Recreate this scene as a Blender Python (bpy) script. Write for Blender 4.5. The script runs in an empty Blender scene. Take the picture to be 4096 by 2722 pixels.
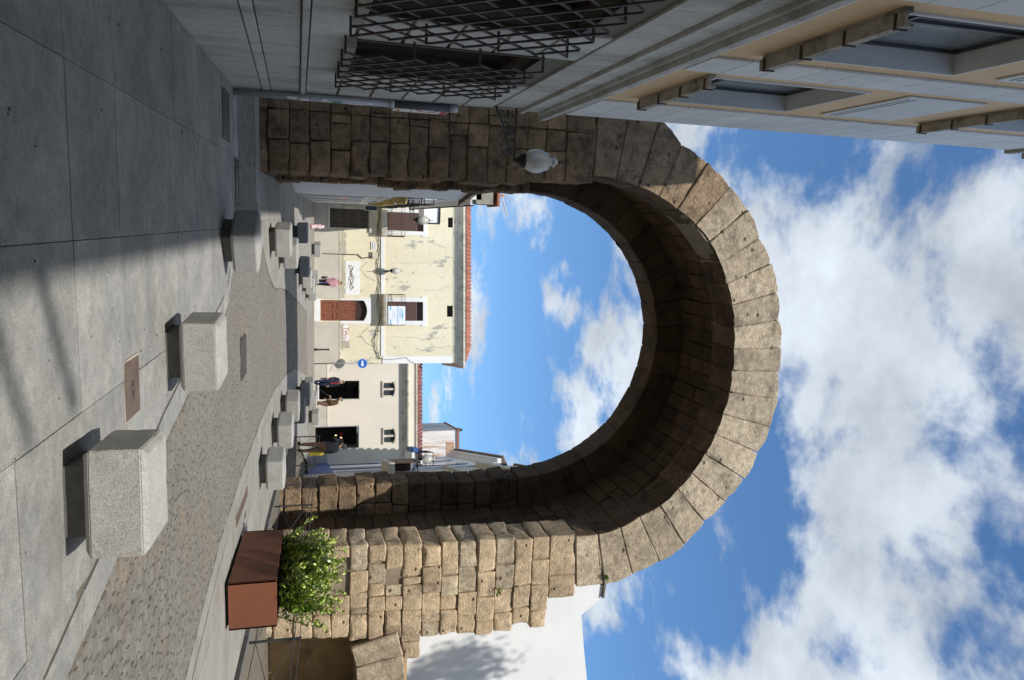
import bpy, bmesh, math, random
from mathutils import Vector, Matrix, noise
R = math.radians
random.seed(7)
C = bpy.context.scene.collection
scn = bpy.context.scene
# ------------------------------------------------------------------ camera
CAMH = 1.62
FPX, HOR, VPY, VL = 3137.0, 1189.0, 868.0, 1372.0
TH = math.atan((2048 - HOR) / FPX)
PSI = -math.atan((VPY - 1361) / math.hypot(FPX, 2048 - HOR))
FH = Vector((math.sin(PSI), math.cos(PSI), 0)); RT = Vector((math.cos(PSI), -math.sin(PSI), 0)); ZU = Vector((0, 0, 1))
FW = FH * math.cos(TH) + ZU * math.sin(TH); UP = FH * -math.sin(TH) + ZU * math.cos(TH)
SLOPE = math.tan(TH - math.atan((2048 - VL) / FPX))
CAMP = Vector((0, 0, CAMH))
cd = bpy.data.cameras.new('camera'); cam = bpy.data.objects.new('camera', cd); C.objects.link(cam)
cam.matrix_world = Matrix(((UP.x, -RT.x, -FW.x, 0), (UP.y, -RT.y, -FW.y, 0), (UP.z, -RT.z, -FW.z, CAMH), (0, 0, 0, 1)))
cd.sensor_width = 36; cd.lens = 36 * FPX / 4096; cd.clip_start = .05; cd.clip_end = 3000
scn.camera = cam
# ------------------------------------------------------------------ world, sun, exposure
SUN_EL, SUN_DEV = R(56.5), R(10)
SUNDIR = Vector((math.sin(SUN_DEV) * math.cos(SUN_EL), math.cos(SUN_DEV) * math.cos(SUN_EL), -math.sin(SUN_EL)))
w = bpy.data.worlds.new('World'); scn.world = w; w.use_nodes = True
nt = w.node_tree; nt.nodes.clear(); N = nt.nodes.new; L = nt.links.new
def wmath(op, a, b=None, c=None, clamp=False):
    n = N('ShaderNodeMath'); n.operation = op; n.use_clamp = clamp
    for i, v in enumerate((a, b, c)):
        if v is None: continue
        if isinstance(v, (int, float)): n.inputs[i].default_value = v
        else: L(v, n.inputs[i])
    return n.outputs[0]
out = N('ShaderNodeOutputWorld'); bg = N('ShaderNodeBackground'); L(bg.outputs[0], out.inputs[0])
sky = N('ShaderNodeTexSky'); sky.sky_type = 'NISHITA'; sky.sun_disc = False
sky.sun_elevation = SUN_EL; sky.sun_rotation = R(180) + SUN_DEV; sky.air_density = 1.0; sky.dust_density = .1; sky.ozone_density = 5
tc = N('ShaderNodeTexCoord'); sx = N('ShaderNodeSeparateXYZ'); L(tc.outputs['Generated'], sx.inputs[0])
zz = wmath('ADD', wmath('MAXIMUM', sx.outputs[2], 0.0), .22)
cx = N('ShaderNodeCombineXYZ'); L(wmath('DIVIDE', sx.outputs[0], zz), cx.inputs[0]); L(wmath('DIVIDE', sx.outputs[1], zz), cx.inputs[1]); cx.inputs[2].default_value = 3.1
def wnoise(scale, detail, rough, off, dist=.0):
    mp = N('ShaderNodeMapping'); L(cx.outputs[0], mp.inputs[0]); mp.inputs['Location'].default_value = off
    n = N('ShaderNodeTexNoise'); L(mp.outputs[0], n.inputs['Vector']); n.inputs['Scale'].default_value = scale; n.inputs['Detail'].default_value = detail
    n.inputs['Roughness'].default_value = rough; n.inputs['Distortion'].default_value = dist
    return n.outputs[0]
CLOUD_OFF = (30.6, 8.9, 0)
n1 = wnoise(3.3, 12, .58, CLOUD_OFF, .1); n2 = wnoise(.42, 2, .5, (4.2, 1.1, 0))
cov = wmath('ADD', wmath('ADD', n1, wmath('MULTIPLY', wmath('SUBTRACT', n2, .5), .5)), wmath('MULTIPLY', wmath('SUBTRACT', wmath('MINIMUM', sx.outputs[2], .62), .44), .27))
mask = N('ShaderNodeMapRange'); mask.interpolation_type = 'SMOOTHSTEP'; L(cov, mask.inputs[0]); mask.inputs[1].default_value = .445; mask.inputs[2].default_value = .565
shade = N('ShaderNodeMapRange'); L(wnoise(3.2, 8, .6, (6.0, 2.2, 0)), shade.inputs[0]); shade.inputs[1].default_value = .3; shade.inputs[2].default_value = .75
shade.inputs[3].default_value = 3.3; shade.inputs[4].default_value = 7.6
cl = N('ShaderNodeMixRGB'); cl.blend_type = 'MULTIPLY'; cl.inputs[0].default_value = 1; cl.inputs[1].default_value = (.90, .98, 1.07, 1); L(shade.outputs[0], cl.inputs[2])
mx = N('ShaderNodeMixRGB'); L(wmath('MULTIPLY', mask.outputs[0], .93), mx.inputs[0]); tint = N('ShaderNodeMixRGB'); tint.blend_type = 'MULTIPLY'; tint.inputs[0].default_value = 1; L(sky.outputs[0], tint.inputs[1]); tint.inputs[2].default_value = (.84, 1.06, 1.16, 1); L(tint.outputs[0], mx.inputs[1]); L(cl.outputs[0], mx.inputs[2])
L(mx.outputs[0], bg.inputs[0]); bg.inputs[1].default_value = .15
sl = bpy.data.lights.new('sun', 'SUN'); sl.energy = 5.0; sl.angle = R(.53); sl.color = (1, .955, .88)
so = bpy.data.objects.new('sun', sl); C.objects.link(so); so.location = (-10, -20, 40)
so.rotation_euler = SUNDIR.to_track_quat('-Z', 'Y').to_euler()
vs = scn.view_settings; scn.display_settings.display_device = 'sRGB'; vs.view_transform = 'Standard'; vs.look = 'None'; vs.gamma = 1; vs.use_curve_mapping = False
vs.exposure = -.02
# ------------------------------------------------------------------ measuring helpers: photo point on a known plane
def ray(px, py): return RT * (py - 1361) + UP * (px - 2048) + FW * FPX
def onY(px, py, Y): d = ray(px, py); return CAMP + d * (Y / d.y)
def onX(px, py, X): d = ray(px, py); return CAMP + d * (X / d.x)
def gz0(x, y): return SLOPE * (x * FH.x + y * FH.y)
def gz(x, y):
    y2 = max(min(y, 62), -14)
    return SLOPE * (max(min(x, 40), -40) * FH.x + y2 * FH.y)
def gp(px, py):
    d = ray(px, py); t = -CAMH / (d.z - SLOPE * d.dot(FH)); return CAMP + d * t
FD = 47.0; FO = FH * FD
def fac(px, py):
    d = ray(px, py); p = CAMP + d * (FD / d.dot(FH)); return (p - FO).dot(RT), p.z
def proj(p):
    p = Vector(p) - CAMP; zc = p.dot(FW)
    if zc < .1: return None
    return 2048 + FPX * p.dot(UP) / zc, 1361 + FPX * p.dot(RT) / zc
# ------------------------------------------------------------------ materials
MATS = {}
def M(name, col, col2=None, scale=3., rough=.85, bump=.0, bscale=40., speck=0., sscale=180., rand=0., metal=0., spec=.3, stain=None, sts=1.2, stretch=(1, 1, 1), lo=.4, hi=.62, pit=0., pscale=9., trans=0., slo=.52, shi=.68, mott=0., mscale=8., pr=.16, bd=.02):
    if name in MATS: return MATS[name]
    m = bpy.data.materials.new(name); m.use_nodes = True; t = m.node_tree; nd = t.nodes; b = nd['Principled BSDF']
    b.inputs['Roughness'].default_value = rough; b.inputs['Metallic'].default_value = metal; b.inputs['Specular IOR Level'].default_value = spec
    if trans: b.inputs['Transmission Weight'].default_value = trans
    geo = nd.new('ShaderNodeNewGeometry'); mp = nd.new('ShaderNodeMapping'); mp.inputs['Scale'].default_value = stretch; t.links.new(geo.outputs['Position'], mp.inputs[0])
    def nz(s, det=5, ro=.6, vec=None):
        n = nd.new('ShaderNodeTexNoise'); n.inputs['Scale'].default_value = s; n.inputs['Detail'].default_value = det; n.inputs['Roughness'].default_value = ro
        t.links.new(vec or geo.outputs['Position'], n.inputs['Vector']); return n.outputs[0]
    def rng(v, a, bb, c=0., d=1.):
        r = nd.new('ShaderNodeMapRange'); t.links.new(v, r.inputs[0]); r.inputs[1].default_value = a; r.inputs[2].default_value = bb; r.inputs[3].default_value = c; r.inputs[4].default_value = d; return r.outputs[0]
    def mix(f, a, bb, mode='MIX'):
        n = nd.new('ShaderNodeMixRGB'); n.blend_type = mode
        for i, v in ((0, f), (1, a), (2, bb)):
            if isinstance(v, (int, float)): n.inputs[i].default_value = v
            elif isinstance(v, tuple): n.inputs[i].default_value = (*v, 1) if len(v) == 3 else v
            else: t.links.new(v, n.inputs[i])
        return n.outputs[0]
    c = None
    if col2: c = mix(rng(nz(scale, 6, .62, mp.outputs[0]), lo, hi), col, col2)
    if stain:
        c = mix(rng(nz(sts, 7, .68, mp.outputs[0]), slo, shi), c if c is not None else col, stain)
    if pit:
        v = nd.new('ShaderNodeTexVoronoi'); v.inputs['Scale'].default_value = pscale; t.links.new(geo.outputs['Position'], v.inputs['Vector'])
        c = mix(rng(v.outputs['Distance'], pr * .35, pr, pit, 0.), c if c is not None else col, tuple(x * .25 for x in col))
    if mott: c = mix(1.0, c if c is not None else col, rng(nz(mscale, 7, .72), .32, .68, 1 - mott, 1 + mott * .7), 'MULTIPLY')
    if speck: c = mix(1.0, c if c is not None else col, rng(nz(sscale, 3, .8), .3, .7, 1 - speck, 1 + speck * .75), 'MULTIPLY')
    if rand:
        oi = nd.new('ShaderNodeObjectInfo'); c = mix(1.0, c if c is not None else col, rng(oi.outputs['Random'], 0, 1, 1 - rand, 1 + rand), 'MULTIPLY')
    if c is None: b.inputs['Base Color'].default_value = (*col, 1)
    else: t.links.new(c, b.inputs['Base Color'])
    if bump:
        bp = nd.new('ShaderNodeBump'); bp.inputs['Strength'].default_value = bump; bp.inputs['Distance'].default_value = bd
        h = nz(bscale, 8, .65)
        if pit: 
            a = nd.new('ShaderNodeMath'); a.operation = 'ADD'; t.links.new(h, a.inputs[0]); t.links.new(rng(v.outputs['Distance'], .03, .16, -1.2 * pit, 0), a.inputs[1]); h = a.outputs[0]
        t.links.new(h, bp.inputs['Height']); t.links.new(bp.outputs[0], b.inputs['Normal'])
    MATS[name] = m; return m
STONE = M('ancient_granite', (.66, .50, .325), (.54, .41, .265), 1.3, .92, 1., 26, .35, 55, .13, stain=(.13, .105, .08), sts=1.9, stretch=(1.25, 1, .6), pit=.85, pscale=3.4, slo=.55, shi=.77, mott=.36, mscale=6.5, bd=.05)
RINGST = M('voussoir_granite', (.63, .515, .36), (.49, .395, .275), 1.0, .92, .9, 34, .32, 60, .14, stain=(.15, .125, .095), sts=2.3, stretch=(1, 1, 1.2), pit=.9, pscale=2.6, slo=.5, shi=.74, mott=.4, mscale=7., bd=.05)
DARKST = M('dark_brown_granite', (.33, .215, .12), (.20, .135, .08), 1.1, .93, .9, 34, .35, 55, .25, stain=(.06, .048, .035), sts=1.4, pit=.8, pscale=3.1, mott=.48, mscale=6., bd=.06)  # darker brown stone, left piers only
BROWNST = M('brown_granite', (.40, .285, .175), (.27, .19, .12), 1.2, .92, 1., 26, .35, 55, .2, stain=(.10, .08, .06), sts=1.9, pit=.85, pscale=2.6, mott=.45, mscale=6., bd=.06)
SOOTSHADE = M('soot_shade_granite', (.17, .108, .064), (.11, .072, .044), 1.4, .93, .9, 30, .35, 55, .25, stain=(.045, .034, .024), sts=1.6, mott=.4, mscale=6., bd=.05)  # soot and shade put together into one dark stone colour
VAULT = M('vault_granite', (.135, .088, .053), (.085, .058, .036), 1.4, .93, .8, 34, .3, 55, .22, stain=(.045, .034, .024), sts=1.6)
GRAN = M('grey_granite', (.385, .38, .36), (.34, .335, .32), 5, .8, .35, 120, .45, 95, .06, stain=(.27, .255, .23), sts=2.0, slo=.52, shi=.8)
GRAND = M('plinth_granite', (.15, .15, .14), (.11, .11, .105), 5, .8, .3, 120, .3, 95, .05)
SLAB = M('paving_granite', (.295, .289, .268), (.222, .222, .213), 1.7, .72, .3, 90, .34, 75, .12, spec=.35, stain=(.185, .18, .165), sts=1.4, slo=.48, shi=.75, mott=.2, mscale=9., pit=.6, pscale=2.1, pr=.085)
SLABW = M('pale_paving_granite', (.285, .273, .248), (.232, .226, .21), 1.5, .75, .2, 100, .2, 110, .06, stain=(.22, .2, .17), sts=1.3)
SETT = M('sett_stone', (.20, .186, .162), (.16, .154, .141), .8, .7, .6, 50, .35, 70, .13, spec=.35, stain=(.23, .19, .145), sts=.8, mott=.25, mscale=14.)
DIRT = M('joint_earth', (.155, .135, .105), (.11, .097, .075), 5, .95, .5, 60)
FARST = M('far_setts', (.25, .225, .19), (.20, .182, .16), 7, .8, .6, 30, .4, 30, stretch=(1, 3, 1))
WALLG = M('cladding_granite', (.50, .505, .485), (.42, .425, .41), 1.6, .8, .2, 60, .16, 110, .08, stain=(.25, .24, .20), sts=1.6, stretch=(1, 1, .22), slo=.5, shi=.78, mott=.14, mscale=10.)
WHITEP = M('white_cladding', (.66, .67, .67), (.59, .60, .60), .8, .75, .1, 60, .06, 100, .05, stain=(.45, .44, .40), sts=1.5, stretch=(1, 1, .25), slo=.56, shi=.82)
ORANGE = M('ochre_render', (.70, .51, .31), (.645, .465, .28), 1.2, .9, .15, 160, .06, 200)
CONC = M('weathered_concrete', (.40, .375, .325), (.29, .27, .225), 3, .9, .4, 60, .15, 90, stain=(.12, .11, .085), sts=2.2)
JOINT = M('dark_joint', (.14, .135, .11), rough=.95)
IRON = M('dark_iron', (.045, .036, .032), (.075, .05, .04), 8, .6, .1, 80, spec=.4)
STEEL = M('grey_steel', (.44, .45, .46), (.38, .39, .40), 4, .42, .05, 40, metal=.2, spec=.5)
FENCE = M('painted_steel', (.06, .062, .066), (.08, .08, .08), 8, .5, metal=.3, spec=.5)
BLACK = M('black_metal', (.016, .017, .018), rough=.55)
DARKIN = M('dark_interior', (.012, .011, .010), (.022, .02, .018), 2, .9)
OFFG = M('office_glass', (.14, .165, .18), (.20, .23, .245), .9, .12, spec=.7)  # pale sky reflection put into the pane colour
GLASSD = M('window_glass', (.035, .045, .05), (.05, .06, .065), .6, .08, spec=.6)
WHITE = M('white_paint', (.80, .80, .78), (.74, .74, .72), 2, .85, .08, 60)
WWALL = M('whitewash', (.80, .80, .79), (.76, .76, .75), 1.2, .9, .12, 50, stain=(.60, .58, .54), sts=1.4, slo=.6, shi=.8)
YELW = M('peeling_yellow_plaster', (.77, .70, .515), (.72, .65, .465), .7, .92, .25, 40, .06, 60, stain=(.43, .41, .34), sts=1.25, slo=.585, shi=.615, stretch=(1, 1, .45), mott=.07, mscale=4.)
CREAM = M('cream_plaster', (.73, .665, .555), (.69, .63, .525), .5, .92, .1, 50, .03, 100)
DADO = M('grey_dado', (.56, .52, .44), (.50, .465, .39), 1.5, .92, .3, 40, .08, 60)
STAINB = M('damp_plaster', (.42, .385, .30), (.50, .46, .36), 1.3, .95, .3, 40)
CREAMT = M('cream_trim', (.68, .64, .54), (.55, .50, .41), 2, .9, .2, 40, stain=(.3, .28, .23), sts=3)
TILE = M('terracotta', (.41, .165, .105), (.33, .135, .09), 3, .85, .2, 40, .1, 60, .18)
TILED = M('old_terracotta', (.27, .115, .10), (.22, .10, .09), 3, .85, .2, 40, .1, 60, .15)
TILEG = M('weathered_tile', (.17, .13, .10), (.10, .09, .08), 5, .9, .3, 40, rand=.2)
WOOD = M('door_wood', (.235, .085, .045), (.17, .06, .035), 4, .6, .15, 50, stretch=(3, 3, .6))
SHUT = M('shutter_brown', (.115, .065, .055), (.09, .05, .045), 6, .65)
CORTEN = M('rust_brown_paint', (.19, .07, .037), (.16, .06, .033), 2.2, .6, .12, 40, spec=.35)
RUSTP = M('rusty_plate', (.15, .105, .08), (.105, .08, .068), 9, .65, .2, 70, metal=.2)
SOIL = M('soil', (.07, .05, .035), (.12, .10, .07), 12, .95, .8, 50)
GRATE = M('grate_iron', (.12, .112, .10), (.09, .085, .08), 9, .65, .1, 70, metal=.3)
BLUEP = M('blue_paint', (.035, .095, .28), (.05, .12, .32), 5, .6)
SIGNB = M('sign_blue', (.01, .13, .52), rough=.35)
RED = M('red_paint', (.42, .03, .035), rough=.5)
BEIGE = M('beige_wall', (.62, .53, .43), (.57, .49, .40), 1, .9)
BROWNP = M('brown_panel', (.105, .055, .03), rough=.6)
GLOBE = M('frosted_globe', (.72, .71, .66), (.66, .64, .58), 3, .22, spec=.55, trans=.35)
OCHRE = M('ochre_stucco', (.56, .38, .19), (.44, .29, .15), 1.6, .95, .5, 30, stain=(.25, .17, .10), sts=1.5)
CYAN = M('banner_blue', (.08, .42, .68), rough=.6)
CYAND = M('banner_text_blue', (.10, .30, .42), rough=.6)
BANN = M('banner_white', (.80, .83, .86), rough=.6)
GREYT = M('grey_print', (.42, .48, .55), rough=.6)
CABLE = M('cable', (.05, .045, .04), rough=.7)
YELP = M('yellow_paint', (.62, .46, .16), (.56, .42, .15), 3, .8)
LEAF = M('glossy_leaf', (.16, .27, .04), (.24, .34, .055), 9, .32, spec=.55, rand=.0)
TWIG = M('twig', (.10, .075, .045), rough=.85)
# ------------------------------------------------------------------ mesh helpers
class MB:
    def __init__(s): s.v = []; s.f = []
    def add(s, vs, fs):
        o = len(s.v); s.v += [tuple(v) for v in vs]; s.f += [tuple(i + o for i in f) for f in fs]; return s
    def box(s, x0, x1, y0, y1, z0, z1):
        return s.add([(x0, y0, z0), (x1, y0, z0), (x1, y1, z0), (x0, y1, z0), (x0, y0, z1), (x1, y0, z1), (x1, y1, z1), (x0, y1, z1)],
                     [(0, 3, 2, 1), (4, 5, 6, 7), (0, 1, 5, 4), (1, 2, 6, 5), (2, 3, 7, 6), (3, 0, 4, 7)])
    def loft(s, A, B, cap=True):
        n = len(A); f = [(i, (i + 1) % n, n + (i + 1) % n, n + i) for i in range(n)]
        if cap: f += [tuple(range(n - 1, -1, -1)), tuple(range(n, 2 * n))]
        return s.add(list(A) + list(B), f)
    def prism_y(s, pts, y0, y1): return s.loft([(x, y0, z) for x, z in pts], [(x, y1, z) for x, z in pts])
    def prism_x(s, pts, x0, x1): return s.loft([(x0, y, z) for y, z in pts], [(x1, y, z) for y, z in pts])
    def prism_z(s, pts, z0, z1): return s.loft([(x, y, z0) for x, y in pts], [(x, y, z1) for x, y in pts])
    def tube(s, pts, r, n=8, r2=None, cap=True):
        pts = [Vector(p) for p in pts]; k = len(pts); rings = []
        for i, p in enumerate(pts):
            d = (pts[min(i + 1, k - 1)] - pts[max(i - 1, 0)]).normalized()
            u = d.cross(Vector((0, 0, 1)) if abs(d.z) < .9 else Vector((1, 0, 0))).normalized(); v = d.cross(u)
            rr = r if r2 is None else r + (r2 - r) * i / (k - 1)
            rings.append([p + (u * math.cos(a) + v * math.sin(a)) * rr for a in [2 * math.pi * j / n for j in range(n)]])
        o = len(s.v); s.v += [tuple(q) for rg in rings for q in rg]
        for i in range(k - 1):
            for j in range(n): s.f.append((o + i * n + j, o + i * n + (j + 1) % n, o + (i + 1) * n + (j + 1) % n, o + (i + 1) * n + j))
        if cap: s.f.append(tuple(o + j for j in range(n - 1, -1, -1))); s.f.append(tuple(o + (k - 1) * n + j for j in range(n)))
        return s
    def lathe(s, prof, c=(0, 0, 0), n=20):
        o = len(s.v); k = len(prof)
        for r, z in prof:
            for j in range(n): a = 2 * math.pi * j / n; s.v.append((c[0] + r * math.cos(a), c[1] + r * math.sin(a), c[2] + z))
        for i in range(k - 1):
            for j in range(n): s.f.append((o + i * n + j, o + i * n + (j + 1) % n, o + (i + 1) * n + (j + 1) % n, o + (i + 1) * n + j))
        s.f.append(tuple(o + j for j in range(n - 1, -1, -1))); s.f.append(tuple(o + (k - 1) * n + j for j in range(n)))
        return s
    def blob(s, c, r, n=8, m=6):
        prof = [(max(.001, math.sin(math.pi * i / m)), -math.cos(math.pi * i / m)) for i in range(m + 1)]
        o = len(s.v); s.lathe(prof, (0, 0, 0), n)
        for i in range(o, len(s.v)): x, y, z = s.v[i]; s.v[i] = (c[0] + x * r[0], c[1] + y * r[1], c[2] + z * r[2])
        return s
    def mesh(s, name, mat, smooth=False):
        me = bpy.data.meshes.new(name); me.from_pydata(s.v, [], s.f); me.materials.append(mat)
        bm = bmesh.new(); bm.from_mesh(me); bmesh.ops.recalc_face_normals(bm, faces=bm.faces); bm.to_mesh(me); bm.free()
        if smooth: me.shade_smooth()
        return me
    def build(s, name, mat, parent=None, smooth=False, bevel=0):
        return link(name, s.mesh(name, mat, smooth), parent, bevel)
def link(name, me, parent=None, bevel=0):
    o = bpy.data.objects.new(name, me); C.objects.link(o)
    if parent is not None: o.parent = parent
    if bevel:
        b = o.modifiers.new('edge', 'BEVEL'); b.width = bevel; b.segments = 2; b.limit_method = 'ANGLE'; b.angle_limit = R(40)
    return o
def tag(o, label=None, cat=None, group=None, kind=None):
    if label: o['label'] = label
    if cat: o['category'] = cat
    if group: o['group'] = group
    if kind: o['kind'] = kind
    return o
def thing(name, label, cat, loc=(0, 0, 0), rz=0, group=None):
    o = bpy.data.objects.new(name, None); C.objects.link(o); o.location = loc; o.rotation_euler = (0, 0, rz); o.empty_display_size = .2
    return tag(o, label, cat, group)
def dup(o, parent=None):
    c = o.copy(); C.objects.link(c)
    if parent is not None: c.parent = parent
    for ch in list(o.children): dup(ch, c)
    return c
def bx(name, mat, parent, x0, x1, y0, y1, z0, z1, bevel=0): return MB().box(x0, x1, y0, y1, z0, z1).build(name, mat, parent, bevel=bevel)
def quadwall(x0, x1, z0, z1, holes, y0, depth, thick=.3):
    """wall in local x/z at y0 with rectangular holes; reveals run back by depth"""
    m = MB(); xs = sorted({x0, x1, *[h[0] for h in holes], *[h[1] for h in holes]}); zs = sorted({z0, z1, *[h[2] for h in holes], *[h[3] for h in holes]})
    xs = [x for x in xs if x0 <= x <= x1]; zs = [z for z in zs if z0 <= z <= z1]
    for i in range(len(xs) - 1):
        for j in range(len(zs) - 1):
            cxm, czm = (xs[i] + xs[i + 1]) / 2, (zs[j] + zs[j + 1]) / 2
            if any(h[0] < cxm < h[1] and h[2] < czm < h[3] for h in holes): continue
            m.add([(xs[i], y0, zs[j]), (xs[i + 1], y0, zs[j]), (xs[i + 1], y0, zs[j + 1]), (xs[i], y0, zs[j + 1])], [(0, 1, 2, 3)])
    for a, b, c, d in holes:
        y1 = y0 + depth
        m.add([(a, y0, c), (b, y0, c), (b, y0, d), (a, y0, d), (a, y1, c), (b, y1, c), (b, y1, d), (a, y1, d)], [(0, 4, 5, 1), (1, 5, 6, 2), (2, 6, 7, 3), (3, 7, 4, 0)])
    m.add([(x0, y0, z0), (x1, y0, z0), (x1, y0, z1), (x0, y0, z1), (x0, y0 + thick, z0), (x1, y0 + thick, z0), (x1, y0 + thick, z1), (x0, y0 + thick, z1)], [(0, 4, 5, 1), (1, 5, 6, 2), (2, 6, 7, 3), (3, 7, 4, 0)])
    return m
def text(name, body, size, mat, parent, loc, rot, extrude=.004, align='CENTER', sx=1.):
    cu = bpy.data.curves.new(name, 'FONT'); cu.body = body; cu.size = size; cu.extrude = extrude; cu.align_x = align; cu.align_y = 'CENTER'; cu.resolution_u = 3
    t = bpy.data.objects.new(name, cu); C.objects.link(t); dg = bpy.context.evaluated_depsgraph_get()
    me = bpy.data.meshes.new_from_object(t.evaluated_get(dg)); bpy.data.objects.remove(t); me.materials.clear(); me.materials.append(mat)
    o = link(name, me, parent); o.location = loc; o.rotation_euler = rot; o.scale = (sx, 1, 1); return o
def stone_mesh(A, B, bev=.035, cuts=2, amp=.012, seed=0.):
    """irregular hewn block from front polygon A and back polygon B (lists of 4 points)"""
    m = MB().loft(A, B); bm = bmesh.new(); vs = [bm.verts.new(v) for v in m.v]
    for f in m.f: bm.faces.new([vs[i] for i in f])
    bmesh.ops.recalc_face_normals(bm, faces=bm.faces)
    mn = min(e.calc_length() for e in bm.edges)
    bmesh.ops.subdivide_edges(bm, edges=list(bm.edges), cuts=cuts, use_grid_fill=True)
    bm.normal_update()
    big = [e for e in bm.edges if len(e.link_faces) == 2 and e.calc_face_angle(0) > .6]
    if bev: bmesh.ops.bevel(bm, geom=big, offset=min(bev, mn * .12), segments=1, profile=.6, affect='EDGES')
    bm.normal_update()
    cen = sum((v.co for v in bm.verts), Vector()) / len(bm.verts)
    for v in bm.verts:
        if any(e.calc_face_angle(0) > .35 for e in v.link_edges if len(e.link_faces) == 2):   # worn, chipped arrises
            ch = max(0, noise.noise(v.co * 3.1 + Vector((0, seed, 0)))) * 1.3 + max(0, noise.noise(v.co * 9 + Vector((seed, 0, 3)))) * .6
            v.co += (cen - v.co).normalized() * ch * amp * 1.9
        p = v.co * 2.3 + Vector((seed, seed * .7, -seed)); q = v.co * 7.0 + Vector((seed, 0, 0))
        v.co += v.normal * ((noise.noise(p) * 1.4 + noise.noise(q) * .6) * amp)
    return bm
def stone(name, A, B, mat, parent, bev=.035, cuts=2, amp=.012):
    bm = stone_mesh(A, B, bev, cuts, amp, random.random() * 50); me = bpy.data.meshes.new(name); bm.to_mesh(me); bm.free(); me.materials.append(mat); me.shade_smooth(); me.set_sharp_from_angle(angle=R(32))
    return link(name, me, parent)
def lerp(a, b, t): return a + (b - a) * t
def curve_x(tab, y):
    if y <= tab[0][1]: return tab[0][0]
    for (xa, ya), (xb, yb) in zip(tab, tab[1:]):
        if y <= yb: return lerp(xa, xb, (y - ya) / (yb - ya))
    return tab[-1][0]
# ================================================================== GROUND, ROAD, PAVEMENTS
def sheet(name, x0, x1, y0, y1, dz, mat, nx=2, ny=2, kind='structure'):
    m = MB(); xs = [lerp(x0, x1, i / nx) for i in range(nx + 1)]; ys = [lerp(y0, y1, i / ny) for i in range(ny + 1)]
    vs = [(x, y, gz(x, y) + dz) for y in ys for x in xs]
    m.add(vs, [(j * (nx + 1) + i, j * (nx + 1) + i + 1, (j + 1) * (nx + 1) + i + 1, (j + 1) * (nx + 1) + i) for j in range(ny) for i in range(nx)])
    return tag(m.build(name, mat), kind=kind)
sheet('ground', -500, 500, -400, 900, -.10, DIRT, 100, 130)
sheet('road_bed', -7, 9, 1, 39, -.014, DIRT, 4, 10)
XL1 = [(3.5, 2.0), (2.8, 4.87), (2.65, 5.45), (2.54, 5.98), (2.11, 7.76), (1.91, 8.9), (1.39, 11.81), (.94, 12.4), (.45, 12.92)]
XL2 = [(-.25, 16.25), (.69, 17.0), (1.12, 17.97), (1.61, 19.08), (1.75, 19.9), (1.88, 21.69), (2.18, 24.16), (2.93, 28.98), (4.2, 36.28), (5.2, 39)]
XRT = [(6.4, 2), (5.4, 6.2), (4.9, 8.0), (4.64, 9.2), (4.42, 10.4), (4.27, 11.8), (4.17, 13.5), (4.12, 15.5), (4.09, 17.3), (4.19, 19.82), (4.66, 24.11), (5.22, 27.73), (7.25, 36.84), (8, 39)]
def xl(y):
    if y < 12.92: return curve_x(XL1, y)
    if y < 13.38: return -.2
    if y < 15.95: return -6.5
    return curve_x(XL2, y)
def xr(y): return curve_x(XRT, y)
def slab_poly(name, pts, mat, parent, top=0., thick=.055):
    m = MB(); A = [(x, y, gz(x, y) + top - thick) for x, y in pts]; B = [(x, y, gz(x, y) + top) for x, y in pts]; m.loft(A, B)
    return m.build(name, mat, parent, bevel=.0025)
def lay(parent, x0, x1, y0, y1, dx, dy, xo, yo, fl, fr, mat, gap=.005, stag=0.):
    """slabs on a grid, cut to the curves fl(y) .. fr(y)"""
    j = math.floor((y0 - yo) / dy); shared = None
    while yo + j * dy < y1:
        ya, yb = max(yo + j * dy, y0) + gap / 2, min(yo + (j + 1) * dy, y1) - gap / 2
        i = math.floor((x0 - xo) / dx) - 1
        while xo + i * dx < x1 and yb - ya > .05:
            xa, xb = xo + i * dx + gap / 2 + stag * (j % 2) * dx, xo + (i + 1) * dx - gap / 2 + stag * (j % 2) * dx
            i += 1
            ss = [lerp(ya, yb, k / 4) for k in range(5)]
            lf = [max(xa, fl(s)) for s in ss]; rt = [min(xb, fr(s)) for s in ss]
            keep = [k for k in range(5) if rt[k] - lf[k] > .02]
            if len(keep) < 2: continue
            full = all(abs(lf[k] - xa) < 1e-6 and abs(rt[k] - xb) < 1e-6 for k in range(5)) and abs(yb - ya - dy + gap) < 1e-6
            top = random.uniform(-.003, .003)
            if full and shared:
                o = shared.copy(); C.objects.link(o); o.location = (xa - shared['_x'], ya - shared['_y'], gz(xa, ya) - gz(shared['_x'], shared['_y']) + top); continue
            pts = [(lf[k], ss[k]) for k in keep] + [(rt[k], ss[k]) for k in reversed(keep)]
            if full: pts = [(xa, ya), (xb, ya), (xb, yb), (xa, yb)]
            if len(keep) < 5 or not full:
                q = []
                for p in pts:
                    if not q or (abs(p[0] - q[-1][0]) + abs(p[1] - q[-1][1])) > .004: q.append(p)
                pts = q
                if len(pts) < 3: continue
            o = slab_poly('slab', pts, mat, parent, 0 if full else top)
            if full: shared = o; o['_x'] = xa; o['_y'] = ya
        j += 1
    if shared: del shared['_x']; del shared['_y']
    for o in parent.children:
        for k in ('_x', '_y'):
            if k in o: del o[k]
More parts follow.
